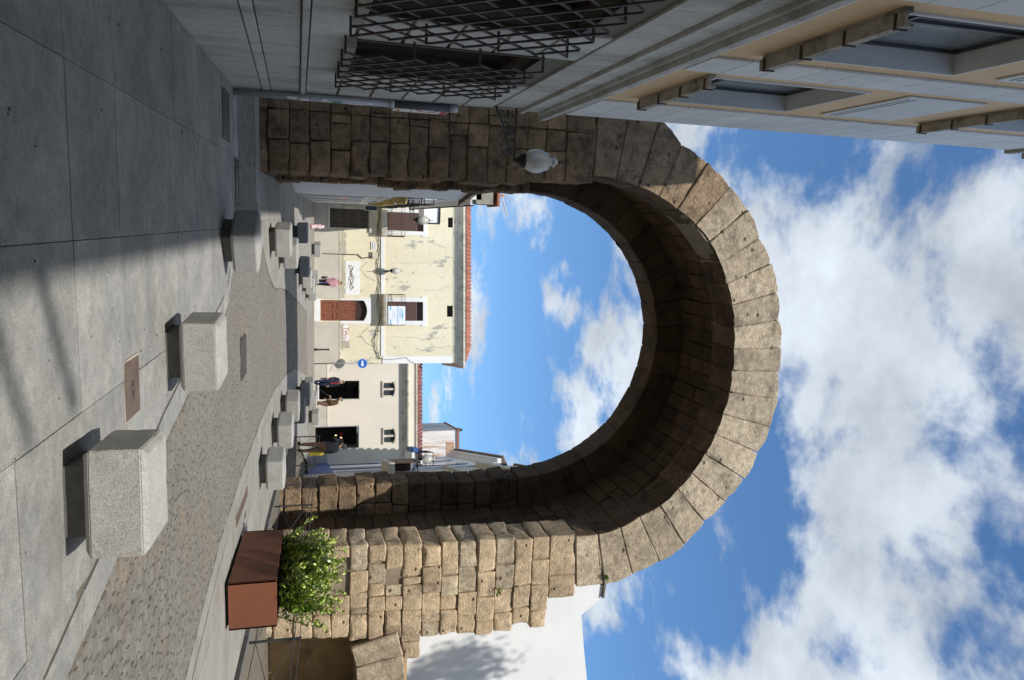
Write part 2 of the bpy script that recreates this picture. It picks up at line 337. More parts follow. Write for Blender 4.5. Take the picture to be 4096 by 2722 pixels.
def band(parent, f, y0, y1, wdt, ln, side, mat, gap=.008):
    y = y0
    while y < y1:
        yb = min(y + ln * random.uniform(.85, 1.15), y1)
        pts = [(f(y + gap / 2) + side * .004, y + gap / 2), (f(y + gap / 2) + side * wdt, y + gap / 2 - .10 * side), (f(yb - gap / 2) + side * wdt, yb - gap / 2 - .10 * side), (f(yb - gap / 2) + side * .004, yb - gap / 2)]
        slab_poly('edge_slab', pts, mat, parent, random.uniform(-.002, .004)); y = yb
# left pavement in front of the bank
pv = sheet('pavement', -1.95, -.5, -14, 12.9, -.075, DIRT, 1, 4)
lay(pv, -1.9, 3, 2.2, 12.88, 1.08, 1.045, .2, 4.335, lambda y: -1.90, lambda y: xl(y) - .31, SLAB)
band(pv, xl, 2.6, 12.85, .30, .62, -1, SLAB)
lay(pv, -6.5, -.2, 12.9, 13.36, .74, .46, -.13, 12.9, lambda y: -6.5, lambda y: -.2 if y > 13.2 else .3, SLAB)
pv2 = sheet('pavement_beyond_arch', -1.9, .2, 16.0, 37, -.075, DIRT, 1, 4)
lay(pv2, -6.5, 0, 15.97, 16.70, .9, .73, 0, 15.97, lambda y: -6.5, lambda y: xl(y + .1), SLABW)
lay(pv2, -1.9, 5, 16.74, 37, 1.2, 1.25, .1, 16.74, lambda y: -.88 if y < 21.9 else -1.6, lambda y: xl(y) - .25, SLABW)
band(pv2, xl, 16.8, 36.8, .24, .9, -1, SLABW)
pv3 = sheet('pavement_right', 4.6, 8.2, 1, 37, -.075, DIRT, 1, 4)
kx = lambda y: 7.12 if y < 13.2 else lerp(7.12, 6.62, min(1, (y - 13.2) / 3.5))
lay(pv3, 4, 14, 3, 37, .86, 1.3, 4.4, 3.2, lambda y: xr(y) + .30, lambda y: kx(y) - .14 if y < 26 else 6.9 + (y - 26) * .42, SLABW, stag=.0)
band(pv3, xr, 3, 36.8, .29, .85, 1, SLABW)
def kerb_run(parent):
    y = 4.0
    while y < 26:
        yb = y + 1.0; m = MB()
        pts = [(kx(y + .006) - .13, y + .006), (kx(y + .006), y + .006), (kx(yb - .006), yb - .006), (kx(yb - .006) - .13, yb - .006)]
        m.loft([(a, b, gz(a, b) - .09) for a, b in pts], [(a, b, gz(a, b) + .075) for a, b in pts]); m.build('kerb_stone', SLABW if False else GRAND, parent, bevel=.008); y = yb
kerb_run(pv3)
sheet('far_street', -1.2, 22, 36.6, 47.6, -.006, FARST, 4, 6)
sheet('far_pavement', -1.0, 4.9, 36.9, 42.5, .004, SLABW, 2, 4)
# setts: the 300 that show largest as single stones, the rest as one mass
rb = bpy.data.objects['road_bed']
def sett_verts(l, wd, hgt, sd):
    rr = random.Random(sd); b = lambda: rr.uniform(-.012, .012); q = .009
    base = [(-l / 2, -wd / 2), (l / 2, -wd / 2), (l / 2, wd / 2), (-l / 2, wd / 2)]; base = [(x + b(), y + b()) for x, y in base]
    A = [(x, y, -.05) for x, y in base]; B = [(x, y, hgt - .012) for x, y in base]; T = [(x - math.copysign(q, x), y - math.copysign(q, y), hgt + rr.uniform(-.003, .004)) for x, y in base]
    vs = A + B + T; fs = [(i, (i + 1) % 4, 4 + (i + 1) % 4, 4 + i) for i in range(4)] + [(4 + i, 4 + (i + 1) % 4, 8 + (i + 1) % 4, 8 + i) for i in range(4)] + [(8, 9, 10, 11)]
    return vs, fs
setts = []; y = 3.4; row = 0
while y < 37.0:
    wd = random.uniform(.065, .10) * (1 if y < 20 else 1.4); x = xl(y) + random.uniform(.0, .08)
    xe = xr(y); row += 1
    while x < xe - .04:
        l = min(random.uniform(.085, .19) * (1 if y < 20 else 1.4), xe - x)
        cxs, cys = x + l / 2, y + wd / 2 + .02 * math.sin(x * 2.1)
        x += l + .008
        if l < .05 or (1.95 < cxs < 2.72 and 13.15 < cys < 13.95): continue
        if cxs < -1.8 and cys < 15.9 and proj((cxs, cys, gz(cxs, cys))) and proj((cxs, cys, gz(cxs, cys)))[1] < 300: continue
        p = proj((cxs, cys, gz(cxs, cys)))
        vis = p is not None and -20 < p[0] < 4120 and -20 < p[1] < 2745
        setts.append((0 if vis else 1, math.hypot(cxs, cys), cxs, cys, l, wd))
    y += wd + .010
setts.sort(); protos = []
for k in range(10):
    vs, fs = sett_verts(.18, .10, 0, k); m = MB().add(vs, fs); protos.append(m.mesh('sett', SETT))
rest = MB()
for i, (_, d, x, y, l, wd) in enumerate(setts):
    hz = random.uniform(-.006, .001)
    if i < 300:
        o = link('sett', protos[i % 10], rb); o.location = (x, y, gz(x, y) + hz); o.scale = (l / .18, wd / .10, 1); o.rotation_euler = (R(random.uniform(-1.6, 1.6)) + SLOPE * .9, R(random.uniform(-1.6, 1.6)), R(random.uniform(-7, 7)))
    else:
        vs, fs = sett_verts(l, wd, hz, i % 97); a = R(random.uniform(-7, 7)); ca, sa = math.cos(a), math.sin(a)
        rest.add([(x + vx * ca - vy * sa, y + vx * sa + vy * ca, gz(x + vx, y + vy) + vz) for vx, vy, vz in vs], fs)
tag(rest.build('setts', SETT, rb), kind='stuff')
# covers and gratings let into the paving
def grating(name, label, x0, x1, y0, y1, bars, mat, dz=.004, along='x'):
    t = thing(name, label, 'grating' if bars else 'cover', ((x0 + x1) / 2, (y0 + y1) / 2, gz((x0 + x1) / 2, (y0 + y1) / 2)))
    ww, hh = (x1 - x0) / 2, (y1 - y0) / 2; t.rotation_euler = (math.atan(SLOPE * FH.y), 0, 0)
    if bars:
        m = MB(); m.box(-ww, ww, -hh, -hh + .025, -.03, dz + .006).box(-ww, ww, hh - .025, hh, -.03, dz + .006).box(-ww, -ww + .025, -hh + .025, hh - .025, -.03, dz + .006).box(ww - .025, ww, -hh + .025, hh - .025, -.03, dz + .006); m.build('frame', mat, t)
        MB().box(-ww + .02, ww - .02, -hh + .02, hh - .02, -.05, dz - .01).build('pit', DARKIN, t)
        for k in range(bars):
            u = lerp(-ww + .04, ww - .04, (k + .5) / bars); MB().box(u - .013, u + .013, -hh + .025, hh - .025, -.02, dz + .004).build('bar', mat, t)
    else:
        MB().box(-ww, ww, -hh, hh, -.02, dz + .006).build('plate', mat, t, bevel=.003); MB().box(-ww - .02, ww + .02, -hh - .02, hh + .02, -.02, dz).build('frame', CONC, t)
        MB().box(-.06, -.01, -.012, .012, 0, dz + .009).build('lifting_slot', BLACK, t); MB().box(.02, .07, -.012, .012, 0, dz + .009).build('lifting_slot', BLACK, t)
    return t
grating('access_cover', 'rusty brown metal cover set in the paving before the second granite block', 1.15, 1.60, 6.37, 6.78, 0, RUSTP)
grating('drain_grating', 'square iron grating set among the setts in mid-road', 1.99, 2.67, 13.2, 13.9, 16, GRATE)
grating('channel_cover', 'long rusty channel cover on the right pavement before the planter', 4.62, 4.80, 12.2, 13.7, 0, RUSTP)
grating('drain_grating', 'dark iron grating in the paving by the foot of the grey corner post', -1.72, -1.03, 11.74, 12.38, 16, GRATE)
grating('drain_channel', 'narrow slotted channel grating along the shaded cobbled side lane', -.86, -.12, 12.93, 13.32, 14, GRATE, dz=.008)
# ================================================================== LEFT BUILDING (bank)
LBX = -1.91
LB = thing('corner_building', 'pale stone-clad corner building with ochre upper storeys and grilled windows, in shade', 'building', (LBX, 0, 0))
def wp(o, p=None):
    p = p or o.parent; o.matrix_parent_inverse = Matrix.Translation(-p.location); return o
def lbx(name, mat, X0, X1, Y0, Y1, z0, z1, bevel=0, parent=None):
    par = parent or LB; o = MB().box(X0, X1, Y0, Y1, z0, z1).build(name, mat, par, bevel=bevel)
    if par is LB: wp(o)
    return o
LWIN = [(2.6, 4.55), (5.85, 7.80), (8.93, 10.88)]; LZ = (2.25, 4.34)
UWIN = [(2.62, 4.52), (5.86, 7.76), (9.10, 11.0)]; UZ = (6.62, 8.92); UZ2 = (11.62, 13.9)
def xwall(name, mat, Y0, Y1, z0, z1, holes, X, depth):
    m = quadwall(Y0, Y1, z0, z1, holes, 0, depth, .3); m.v = [(X - y, x, z) for x, y, z in m.v]; return wp(m.build(name, mat, LB))
xwall('wall', JOINT, -14, 13.03, -1.6, 5.2, [(a, b, *LZ) for a, b in LWIN], -1.945, .3)
xwall('upper_wall', ORANGE, -14, 13.03, 5.2, 15.5, [(a, b, *UZ) for a, b in UWIN] + [(a, b, *UZ2) for a, b in UWIN], -1.93, .28)
lbx('wall_core', WALLG, -9, -2.32, -14, 13.02, -1.6, 15.5)
lbx('end_wall', WHITEP, -9, -1.96, 13.032, 13.045, -1.6, 15.5)
# plinth course standing a little proud, following the ground
rows = [(-1.6, 1.095, .0), (1.108, 1.222, .012), (1.235, 1.65, .0), (1.752, 2.20, .0), (2.237, 2.70, .0), (2.737, 3.20, .0), (3.237, 3.71, .0), (3.747, 4.21, .0), (4.247, 4.715, .0), (4.757, 5.19, .0)]
for z0, z1, pr in rows:
    edges = [13.045 - 1.08 * k for k in range(0, 14)]
    for k in range(len(edges) - 1):
        segs = [(edges[k + 1] + .003, edges[k] - .003)]
        for a, b in LWIN:
            if z0 < LZ[1] - .02 and z1 > LZ[0] + .02:
                ns = []
                for s, e in segs:
                    if e <= a or s >= b: ns.append((s, e)); continue
                    if a - s > .03: ns.append((s, a))
                    if e - b > .03: ns.append((b, e))
                segs = ns
        for s, e in segs:
            j = random.uniform(0, .003); lbx('panel', WALLG, -1.944, LBX + pr + j, s, e, z0, z1, bevel=.006)
lbx('moulding', WALLG, -1.944, -1.875, -14, 13.06, 1.665, 1.735, .01)
for z0, z1, pr in ((5.215, 5.28, .05), (5.28, 5.54, .012), (5.54, 5.60, .06), (5.60, 5.70, .13), (5.70, 5.76, .10)):
    lbx('string_course', WALLG, -1.944, LBX + pr, -14, 13.05 + pr, z0, z1, .008)
lbx('white_band', WHITEP, -1.928, LBX - .004, -14, 13.046, 5.765, 6.02)
# upper pilasters of white panels
for (a, b) in ((1.6, 2.3), (4.84, 5.56), (8.08, 8.80), (11.40, 13.047)):
    z = 6.03; k = 0
    while z < 15.4:
        zt = min(z + .48, 15.45)
        cuts = [a, b] if b - a < 1 else ([a, a + .55, b] if k % 2 else [a, a + 1.1, b])
        for s, e in zip(cuts, cuts[1:]): lbx('panel', WHITEP, -1.9275, LBX + .012 + random.uniform(0, .002), s + .002, e - .002, z, zt - .011, bevel=.004)
        z = zt; k += 1
for (a, b) in UWIN:   # apron panels between the storeys
    for z0, z1 in ((9.52, 10.82),):
        pn = lbx('apron_panel', WHITEP, -1.928, LBX + .01, a, b, z0, z1, .02)
        for zs in (9.62, 9.72): wp(lbx('slot', BLACK, LBX + .0105, LBX + .014, a + .12, b - .1, zs, zs + .03, parent=pn), LB) if False else lbx('slot', BLACK, LBX - .02, LBX + .0125, a + .12, b - .1, zs, zs + .03)
def lower_window(a, b):
    fr = lbx('window', IRON, -2.24, -2.20, a, b, LZ[0], LZ[1])
    for args in ((a, a + .05, LZ[0], LZ[1]), (b - .05, b, LZ[0], LZ[1]), (a + .05, b - .05, LZ[1] - .05, LZ[1]), (a + .05, b - .05, LZ[0], LZ[0] + .05), ((a + b) / 2 - .03, (a + b) / 2 + .03, LZ[0] + .05, LZ[1] - .05)):
        o = MB().box(-2.199, -2.10, args[0], args[1], args[2], args[3]).build('frame', IRON, fr)
    o = MB().box(-2.1995, -2.185, a + .05, b - .05, LZ[0] + .05, LZ[1] - .05).build('pane', DARKIN, fr)
    for q in fr.children: q.matrix_parent_inverse = Matrix.Identity(4)
    lbx('sill', CONC, -2.2, -1.80, a - .06, b + .06, LZ[0] - .13, LZ[0] - .02, .01)
    lbx('steel_edge', IRON, -1.944, -1.895, a - .02, a + .02, LZ[0], LZ[1]); lbx('steel_edge', IRON, -1.944, -1.895, b - .02, b + .02, LZ[0], LZ[1]); lbx('steel_edge', IRON, -1.944, -1.895, a + .02, b - .02, LZ[1] - .02, LZ[1] + .02)
for a, b in LWIN: lower_window(a, b)
def grille(a, b, label):
    g = thing('window_grille', label, 'grille', (LBX, a, LZ[0]), group='lattice grilles on the ground floor windows')
    y0, y1, z0, z1 = a - .13, b + .17, 2.11, 4.29; n = 12; dy, dz = (y1 - y0) / n, (z1 - z0) / n
    cache = {}
    for c in range(-10, 11, 2):
        for d in (0, 1):
            i0, j0 = (max(0, c), max(0, -c)); ln = n - abs(c); p0 = (y0 + i0 * dy, z0 + j0 * dz); p1 = (y0 + (i0 + ln) * dy, z0 + (j0 + ln) * dz)
            if d: p0, p1 = (p0[0], z0 + z1 - p0[1]), (p1[0], z0 + z1 - p1[1])
            xx = .175 + .012 * d; u = Vector((0, p1[0] - p0[0], p1[1] - p0[1])).normalized(); nn = Vector((0, -u.z, u.y)) * .0130; t = Vector((.009, 0, 0))
            A, B = Vector((xx, p0[0] - a, p0[1] - LZ[0])), Vector((xx, p1[0] - a, p1[1] - LZ[0]))
            MB().loft([A - nn - t, A + nn - t, A + nn + t, A - nn + t], [B - nn - t, B + nn - t, B + nn + t, B - nn + t]).build('bar', IRON, g)
    for k in range(0, n + 1, 2):
        for zz_ in (z0, z1):
            if k % 4 == 0: MB().box(0, .19, y0 + k * dy - a - .012, y0 + k * dy - a + .012, zz_ - LZ[0] - .012, zz_ - LZ[0] + .012).build('stay', IRON, g)
        for yy in (y0, y1):
            if k % 4 == 0 and 0 < k < n: MB().box(0, .19, yy - a - .012, yy - a + .012, z0 + k * dz - LZ[0] - .012, z0 + k * dz - LZ[0] + .012).build('stay', IRON, g)
    return g
grille(*LWIN[2], 'diamond iron grille on the window beside the grey corner post')
grille(*LWIN[1], 'diamond iron grille over the nearer wide window, cut by the photo edge')
def upper_window(a, b, z0, z1):
    fr = lbx('window', IRON, -2.21, -2.19, a, b, z0, z1)
    P = [('reveal', WHITEP, -2.2, -1.905, a, a + .035, z0, z1), ('reveal', WHITEP, -2.2, -1.905, b - .035, b, z0, z1), ('reveal', WHITEP, -2.2, -1.905, a + .035, b - .035, z1 - .035, z1), ('sill', WHITEP, -2.2, -1.905, a + .035, b - .035, z0, z0 + .035)]
    a2, b2, c2, d2 = a + .04, b - .04, z0 + .04, z1 - .04; mz = lerp(c2, d2, .33)
    for q in ((a2, a2 + .05, c2, d2), (b2 - .05, b2, c2, d2), (a2 + .05, b2 - .05, c2, c2 + .05), (a2 + .05, b2 - .05, d2 - .05, d2), ((a2 + b2) / 2 - .03, (a2 + b2) / 2 + .03, c2 + .05, d2 - .05)): P.append(('muntin', FENCE, -2.188, -2.13, *q))
    for q in ((a2 + .05, (a2 + b2) / 2 - .03), ((a2 + b2) / 2 + .03, b2 - .05)): P.append(('muntin', FENCE, -2.188, -2.135, q[0], q[1], mz - .02, mz + .02))
    for q in ((a2 + .05, (a2 + b2) / 2 - .03), ((a2 + b2) / 2 + .03, b2 - .05)):
        P.append(('pane', OFFG, -2.188, -2.165, q[0], q[1], c2 + .05, mz - .02)); P.append(('pane', OFFG, -2.188, -2.165, q[0], q[1], mz + .02, d2 - .05))
    for p in P: MB().box(*p[2:]).build(p[0], p[1], fr)
    # concrete trough below the window
    tr = lbx('window_trough', CONC, -1.93, -1.885, a - .1, b + .1, z0 - .13, z0 - .05)
    MB().box(-1.884, -1.79, a - .12, b + .12, z0 - .15, z0 - .115).build('trough_base', CONC, tr); MB().box(-1.79, -1.765, a - .12, b + .12, z0 - .149, z0 - .05).build('trough_front', CONC, tr)
    for k in range(4):
        yy = lerp(a - .02, b + .02, k / 3); MB().box(-1.884, -1.745, yy - .01, yy + .01, z0 - .168, z0 - .152).build('bracket', IRON, tr); MB().box(-1.764, -1.75, yy - .01, yy + .01, z0 - .1515, z0 - .03).build('bracket', IRON, tr)
for a, b in UWIN: upper_window(a, b, *UZ); upper_window(a, b, *UZ2)
for z0, z1, p in ((15.42, 15.6, .07), (15.6, 15.95, .0), (15.95, 16.02, .14)):
    lbx('cornice', CONC if p else WHITEP, -9, LBX + p + .01, -14, 13.05 + p, z0, z1, .02)
lbx('unseen_shade_storey', ORANGE, -9, LBX - .05, -14, 4.0, 16.021, 19.1); lbx('unseen_shade_cornice', WHITEP, -9, LBX + .12, -14, 4.1, 19.101, 19.5)  # unseen storey, added to throw its shadow edge onto the pavement
for yy in (-7.0, -6.25): wp(MB().tube([(-1.95, yy - .25, 17.3), (-.75, yy + .15, 17.75)], .055, 8).build('flagpole', STEEL, LB))
# corner post with sign board
PO = thing('corner_post', 'grey steel post with stickers running up the shaded building corner', 'post', (-1.84, 13.0, gz(-1.84, 13.0)))
zb = gz(-1.84, 13)
MB().tube([(0, 0, 0), (0, 0, 2.35)], .056, 16).build('shaft', STEEL, PO, True); MB().tube([(0, 0, 2.35), (0, 0, 2.42)], .064, 16).build('collar', STEEL, PO, True)
MB().tube([(0, 0, 2.42), (0, 0, 3.32)], .062, 16).build('upper_shaft', M('slate_paint', (.075, .085, .10), rough=.45), PO, True); MB().tube([(0, 0, 3.32), (0, 0, 3.45)], .063, 16).build('cap', STEEL, PO, True)
STK = [WHITE, BANN, M('sticker_grey', (.35, .36, .37)), WHITE, M('sticker_green', (.1, .3, .2)), WHITE]
for k, (za, zb_) in enumerate(((.78, .92), (.98, 1.1), (1.15, 1.24), (1.3, 1.38), (1.45, 1.6), (1.72, 1.9), (2.0, 2.08))):
    a0 = R(-75 + (k % 3) * 22); m = MB(); r0, r1 = .0563, .0575; nseg = 4; an = [a0 + R(38) * i / nseg for i in range(nseg + 1)]
    A = [(r0 * math.cos(a), r0 * math.sin(a)) for a in an] + [(r1 * math.cos(a), r1 * math.sin(a)) for a in reversed(an)]; m.prism_z(A, za, zb_).build('sticker', STK[k % 6], PO)
SG = thing('traffic_board', 'white no-entry notice board with red ring beside the grey corner post', 'sign', (-1.885, 13.2, 3.2))
MB().box(-.012, .012, 0, .86, .0, .92).build('board', WHITE, SG, bevel=.008)
MB().box(.0125, .015, .02, .84, .80, .9).build('red_band', RED, SG)
m = MB(); an = [2 * math.pi * i / 28 for i in range(28)]
for i in range(28):
    a, b = an[i], an[(i + 1) % 28]; m.add([(.0155, .43 + .27 * math.cos(a), .56 + .2 * math.sin(a)), (.0155, .43 + .27 * math.cos(b), .56 + .2 * math.sin(b)), (.0155, .43 + .21 * math.cos(b), .56 + .15 * math.sin(b)), (.0155, .43 + .21 * math.cos(a), .56 + .15 * math.sin(a))], [(0, 1, 2, 3)])
m.build('red_ring', RED, SG); MB().box(.0125, .0145, .04, .82, .285, .31).build('divider', GREYT, SG)
for k in range(4): MB().box(.0125, .0143, .06, .6 - .07 * k, .06 + k * .05, .08 + k * .05).build('print_line', GREYT, SG)
MB().box(.0125, .0145, .62, .8, .04, .12).build('orange_mark', M('orange_print', (.6, .28, .05)), SG); MB().box(-.05, -.012, -.14, .05, .5, .54).build('bracket', STEEL, SG)
# wall lamp with scrolled bracket
def scroll(c, r, t0, turns, sgn=1, n=22):
    return [(c[0] + (r * (1 - .78 * i / n)) * math.cos(t0 + sgn * turns * 2 * math.pi * i / n), 0, c[1] + (r * (1 - .78 * i / n)) * math.sin(t0 + sgn * turns * 2 * math.pi * i / n)) for i in range(n + 1)]
def lamp(label, loc, rz, arm=.82, group='bracket lamps with clear glass globes'):
    t = thing('wall_lamp', label, 'lamp', loc, rz, group)
    MB().box(-.012, .0, -.03, .03, -.36, .08).build('wall_plate', BLACK, t)
    MB().tube([(0, 0, 0), (arm, 0, 0)], .016, 8).build('arm', IRON, t, True)
    IR2 = M('bracket_iron', (.085, .09, .085), (.06, .065, .06), 12, .6)
    low = [(.0, 0, -.34), (.1, 0, -.30), (.25, 0, -.22), (.42, 0, -.17), (.6, 0, -.13), (.72, 0, -.06), (.78, 0, -.02)]
    MB().tube(low, .02, 6).build('lower_scroll', IR2, t, True)
    for (cx_, cz_, r_, t0, tr, sg) in ((.17, -.13, .10, 1.5, 1.6, 1), (.36, -.09, .07, 2.5, 1.5, -1), (.52, -.06, .05, 1.2, 1.4, 1), (.70, -.15, .06, .5, 1.5, -1), (.07, -.23, .05, 3.5, 1.2, 1), (.27, -.16, .05, .4, 1.2, -1)):
        MB().tube(scroll((cx_, cz_), r_, t0, tr, sg), .013, 5).build('scroll', IR2, t, True)
    g = (arm, 0, 0)
    MB().lathe([(.028, -.02), (.028, .02), (.05, .05), (.105, .11), (.128, .15), (.128, .17)], g, 18).build('base_cup', BLACK, t, True)
    MB().lathe([(.118, .172), (.165, .24), (.193, .33), (.196, .40), (.182, .47), (.158, .525), (.15, .545), (.152, .56)], g, 24).build('globe', GLOBE, t, True)
    MB().lathe([(.152, .562), (.138, .585), (.09, .605), (.06, .63), (.062, .655), (.085, .675), (.085, .70), (.05, .72), (.04, .745), (.02, .755)], g, 20).build('crown', GLOBE, t, True)
    MB().lathe([(.014, .756), (.016, .79), (.006, .86)], g, 8).build('finial', BLACK, t, True)
    return t
lamp('large glass globe lamp on scrolled bracket in front of the shaded arch pier', (-1.90, 12.86, 5.10), 0)
# ================================================================== THE ARCH
YF, YF2, YB, YB2 = 16.72, 17.77, 20.80, 21.80
AR = thing('roman_arch', 'tall weathered granite arch of huge voussoirs spanning the street', 'arch', (3.1, YF, gz(3.1, YF)))
def astone(name, pts, y0, y1, mat=None, shrink=.007, soot_shade=None, **k):
    """pts: front outline (x,z) in order; y0 front, y1 back"""
    cx_ = sum(p[0] for p in pts) / len(pts); cz_ = sum(p[1] for p in pts) / len(pts)
    q = []
    for x, z in pts:
        d = math.hypot(x - cx_, z - cz_); q.append((x + (cx_ - x) / d * shrink, z + (cz_ - z) / d * shrink))
    o = stone(name, [(x, y0, z) for x, z in q], [(x, y1, z) for x, z in q], mat or STONE, AR, **k)
    if soot_shade:   # soot and the shade under the ring, both in the intrados colour
        o.data.materials.append(SOOTSHADE)
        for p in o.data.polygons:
            n_ = p.normal; d = Vector((soot_shade[0] - p.center.x, 0, soot_shade[1] - p.center.z)).normalized()
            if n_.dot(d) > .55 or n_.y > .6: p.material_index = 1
    return wp(o)
J = [((2392, 466), (2374, 709)), ((2512, 482), (2466, 724)), ((2629, 520), (2553, 752)), ((2731, 579), (2637, 790)), ((2833, 650), (2708, 841)), ((2920, 747), (2782, 903)), ((2999, 834), (2836, 971)), ((3045, 951), (2877, 1053)), ((3091, 1053), (2905, 1137)), ((3114, 1167), (2925, 1223)), ((3125, 1281), (2933, 1312)), ((3128, 1393), (2933, 1397)), ((3121, 1487), (2929, 1484)), ((3114, 1598), (2916, 1571)), ((3087, 1710), (2889, 1658)), ((3035, 1813), (2860, 1738)), ((2984, 1922), (2817, 1816)), ((2903, 2011), (2765, 1893)), ((2820, 2091), (2708, 1956)), ((2740, 2183), (2639, 2020)), ((2639, 2249), (2556, 2065)), ((2530, 2301), (2481, 2108)), ((2418, 2341), (2392, 2134)), ((2306, 2352), (2303, 2143))]
def P2(px, py, Y=YF): p = onY(px, py, Y); return (p.x, p.z)
# the lowest left joint runs back behind the building: give the first springers their full breadth
JW = [(P2(*o), P2(*i)) for o, i in J]
for k in range(3):
    o, i = JW[k]; dx, dz = o[0] - i[0], o[1] - i[1]; l = math.hypot(dx, dz); JW[k] = ((i[0] + dx / l * 1.62, i[1] + dz / l * 1.62), i)
for k in range(len(JW) - 1):
    (o0, i0), (o1, i1) = JW[k], JW[k + 1]
    jo = random.uniform(-.03, .05); mo = ((o0[0] + o1[0]) / 2, (o0[1] + o1[1]) / 2); cxm, czm = 3.1, 7.6; dl = math.hypot(mo[0] - cxm, mo[1] - czm)
    f = random.uniform(-.02, .015); g = random.uniform(-.03, .02)
    ext = lambda p, e: (p[0] + (p[0] - cxm) / dl * e, p[1] + (p[1] - czm) / dl * e)
    mi = ((i0[0] + i1[0]) / 2, (i0[1] + i1[1]) / 2); di = math.hypot(mi[0] - cxm, mi[1] - czm); mi = (mi[0] + (mi[0] - cxm) / di * .018, mi[1] + (mi[1] - czm) / di * .018)
    astone('voussoir', [i0, mi, i1, ext(o1, f), ext(mo, .035 + (f + g) / 2), ext(o0, g)], YF + random.uniform(-.015, .02), YF2 + random.uniform(-.03, .03), BROWNST if k < 5 else RINGST, shrink=random.uniform(.004, .011), soot_shade=(3.1, 7.6), bev=.022, cuts=4, amp=.02)
# left pier, front face
LC = [1024, 1070, 1156, 1238, 1322, 1404, 1480, 1558, 1635, 1716, 1796, 1872, 1954, 2030, 2111, 2188, 2265, 2380]
LJ = [[440], [555], [448, 574], [562], [460, 494, 599], [567], [457, 566], [573], [506], [481, 592], [538], [588], [465], [592], [], [607], [522]]
for k in range(len(LC) - 1):
    z0, z1 = P2(LC[k], 560)[1], P2(LC[k + 1], 560)[1]
    if k == 0: z0 = gz(-1, YF) - .5
    edge = -.89 + random.uniform(-.05, .04) - (.0 if k < 14 else .08)
    xs = [-3.4, -2.1] + [P2((LC[k] + LC[k + 1]) / 2, j)[0] for j in LJ[k]] + [edge]
    xs = sorted(x for x in xs)
    for i in range(len(xs) - 1):
        last = i == len(xs) - 2
        back = last and k in (1, 2, 3, 5, 6, 7, 9)
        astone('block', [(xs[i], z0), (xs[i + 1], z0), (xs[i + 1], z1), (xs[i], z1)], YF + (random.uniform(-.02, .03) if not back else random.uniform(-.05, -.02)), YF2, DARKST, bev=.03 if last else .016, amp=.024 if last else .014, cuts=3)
# right pier, front face (z from the measured courses; sunk below street level)
RC = [(v, 0) for v in (1000, 1089, 1172, 1250, 1325, 1399, 1473, 1542, 1611, 1689, 1764, 1834, 1909, 1981, 2056, 2126, 2195, 2303)]
REND = [2560, 2563, 2560, 2556, 2556, 2565, 2560, 2560, 2640, 2548, 2540, 2542, 2542, 2528, 2500, 2512, 2395]
RTINT = [STONE, STONE, RINGST, STONE, STONE, STONE]
for k in range(len(RC) - 1):
    pa, pb = RC[k][0], RC[k + 1][0]; z0, z1 = P2(pa, 2300)[1], P2(pb, 2300)[1]; pm = (pa + pb) / 2
    if k == 0: z0 = .2
    js = [[2210, 2330, 2420, 2500], [2200, 2290, 2395, 2480], [2215, 2330, 2461], [2300, 2461], [2180, 2239, 2386, 2459], [2286, 2375, 2434, 2461], [2189, 2259, 2336, 2389, 2447], [2192, 2278, 2342, 2386, 2445], [2312, 2342, 2442, 2567], [2270, 2370, 2490], [2306, 2384, 2442], [2270, 2370, 2462], [2289, 2389, 2484], [2262, 2359, 2456], [2345, 2434], [2242, 2342, 2442], [2306]][k]
    xe = P2(pm, REND[k])[0]
    xin = lerp(6.98, 7.22, min(1, k / 8)) + random.uniform(-.05, .06)
    xs = [xin] + [x for x in (P2(pm, j)[0] for j in js) if xin + .15 < x < xe - .12] + [xe]
    for i in range(len(xs) - 1):
        a, b = xs[i], xs[i + 1]; rr = random.random()
        dep = random.uniform(-.03, .03) if k > 1 else 0
        if k in (4, 7) and i == 1: dep += .22
        if k == 0: zz0 = z0
        tail = i == len(xs) - 2
        astone('block', [(a, z0), (b, z0 + random.uniform(-.01, .01)), (b + random.uniform(-.02, .02), z1), (a, z1)], YF + dep, YF2, RTINT[random.randrange(6)], bev=.03 if i == 0 or tail else .018, amp=.022 if i == 0 or tail else .013, cuts=4)
# low side arch at the right edge
def ZP(x, y): return P2(900 + x / 2.622, 2380 + y / 2.622, YF - .06)
astone('side_voussoir', [ZP(1310, 555), ZP(1360, 755), ZP(1870, 630), ZP(1815, 390)], YF - .1, YF2 - .1, RINGST, bev=.03)
astone('side_voussoir', [ZP(1360, 757), ZP(1378, 960), ZP(1895, 905), ZP(1872, 632)], YF - .1, YF2 - .1, RINGST, bev=.03)
astone('side_voussoir', [ZP(1378, 962), ZP(1362, 1180), ZP(1880, 1190), ZP(1895, 907)], YF - .1, YF2 - .1, RINGST, bev=.03)
astone('side_voussoir', [ZP(1362, 1182), ZP(1310, 1400), ZP(1800, 1500), ZP(1880, 1192)], YF - .1, YF2 - .1, RINGST, bev=.03)
for k in range(7): astone('block', [(11.55, .2 + k * .5), (12.5, .2 + k * .5), (12.5, .69 + k * .5), (11.55, .69 + k * .5)], YF, YF2, STONE)
wp(MB().box(9.2, 12.4, 18.0, 18.25, .1, 4.2).build('recess_wall', OCHRE, AR))
wp(MB().box(9.1, 12.5, YF2 - .05, 18.25, 3.95, 4.2).build('recess_soffit', OCHRE, AR))
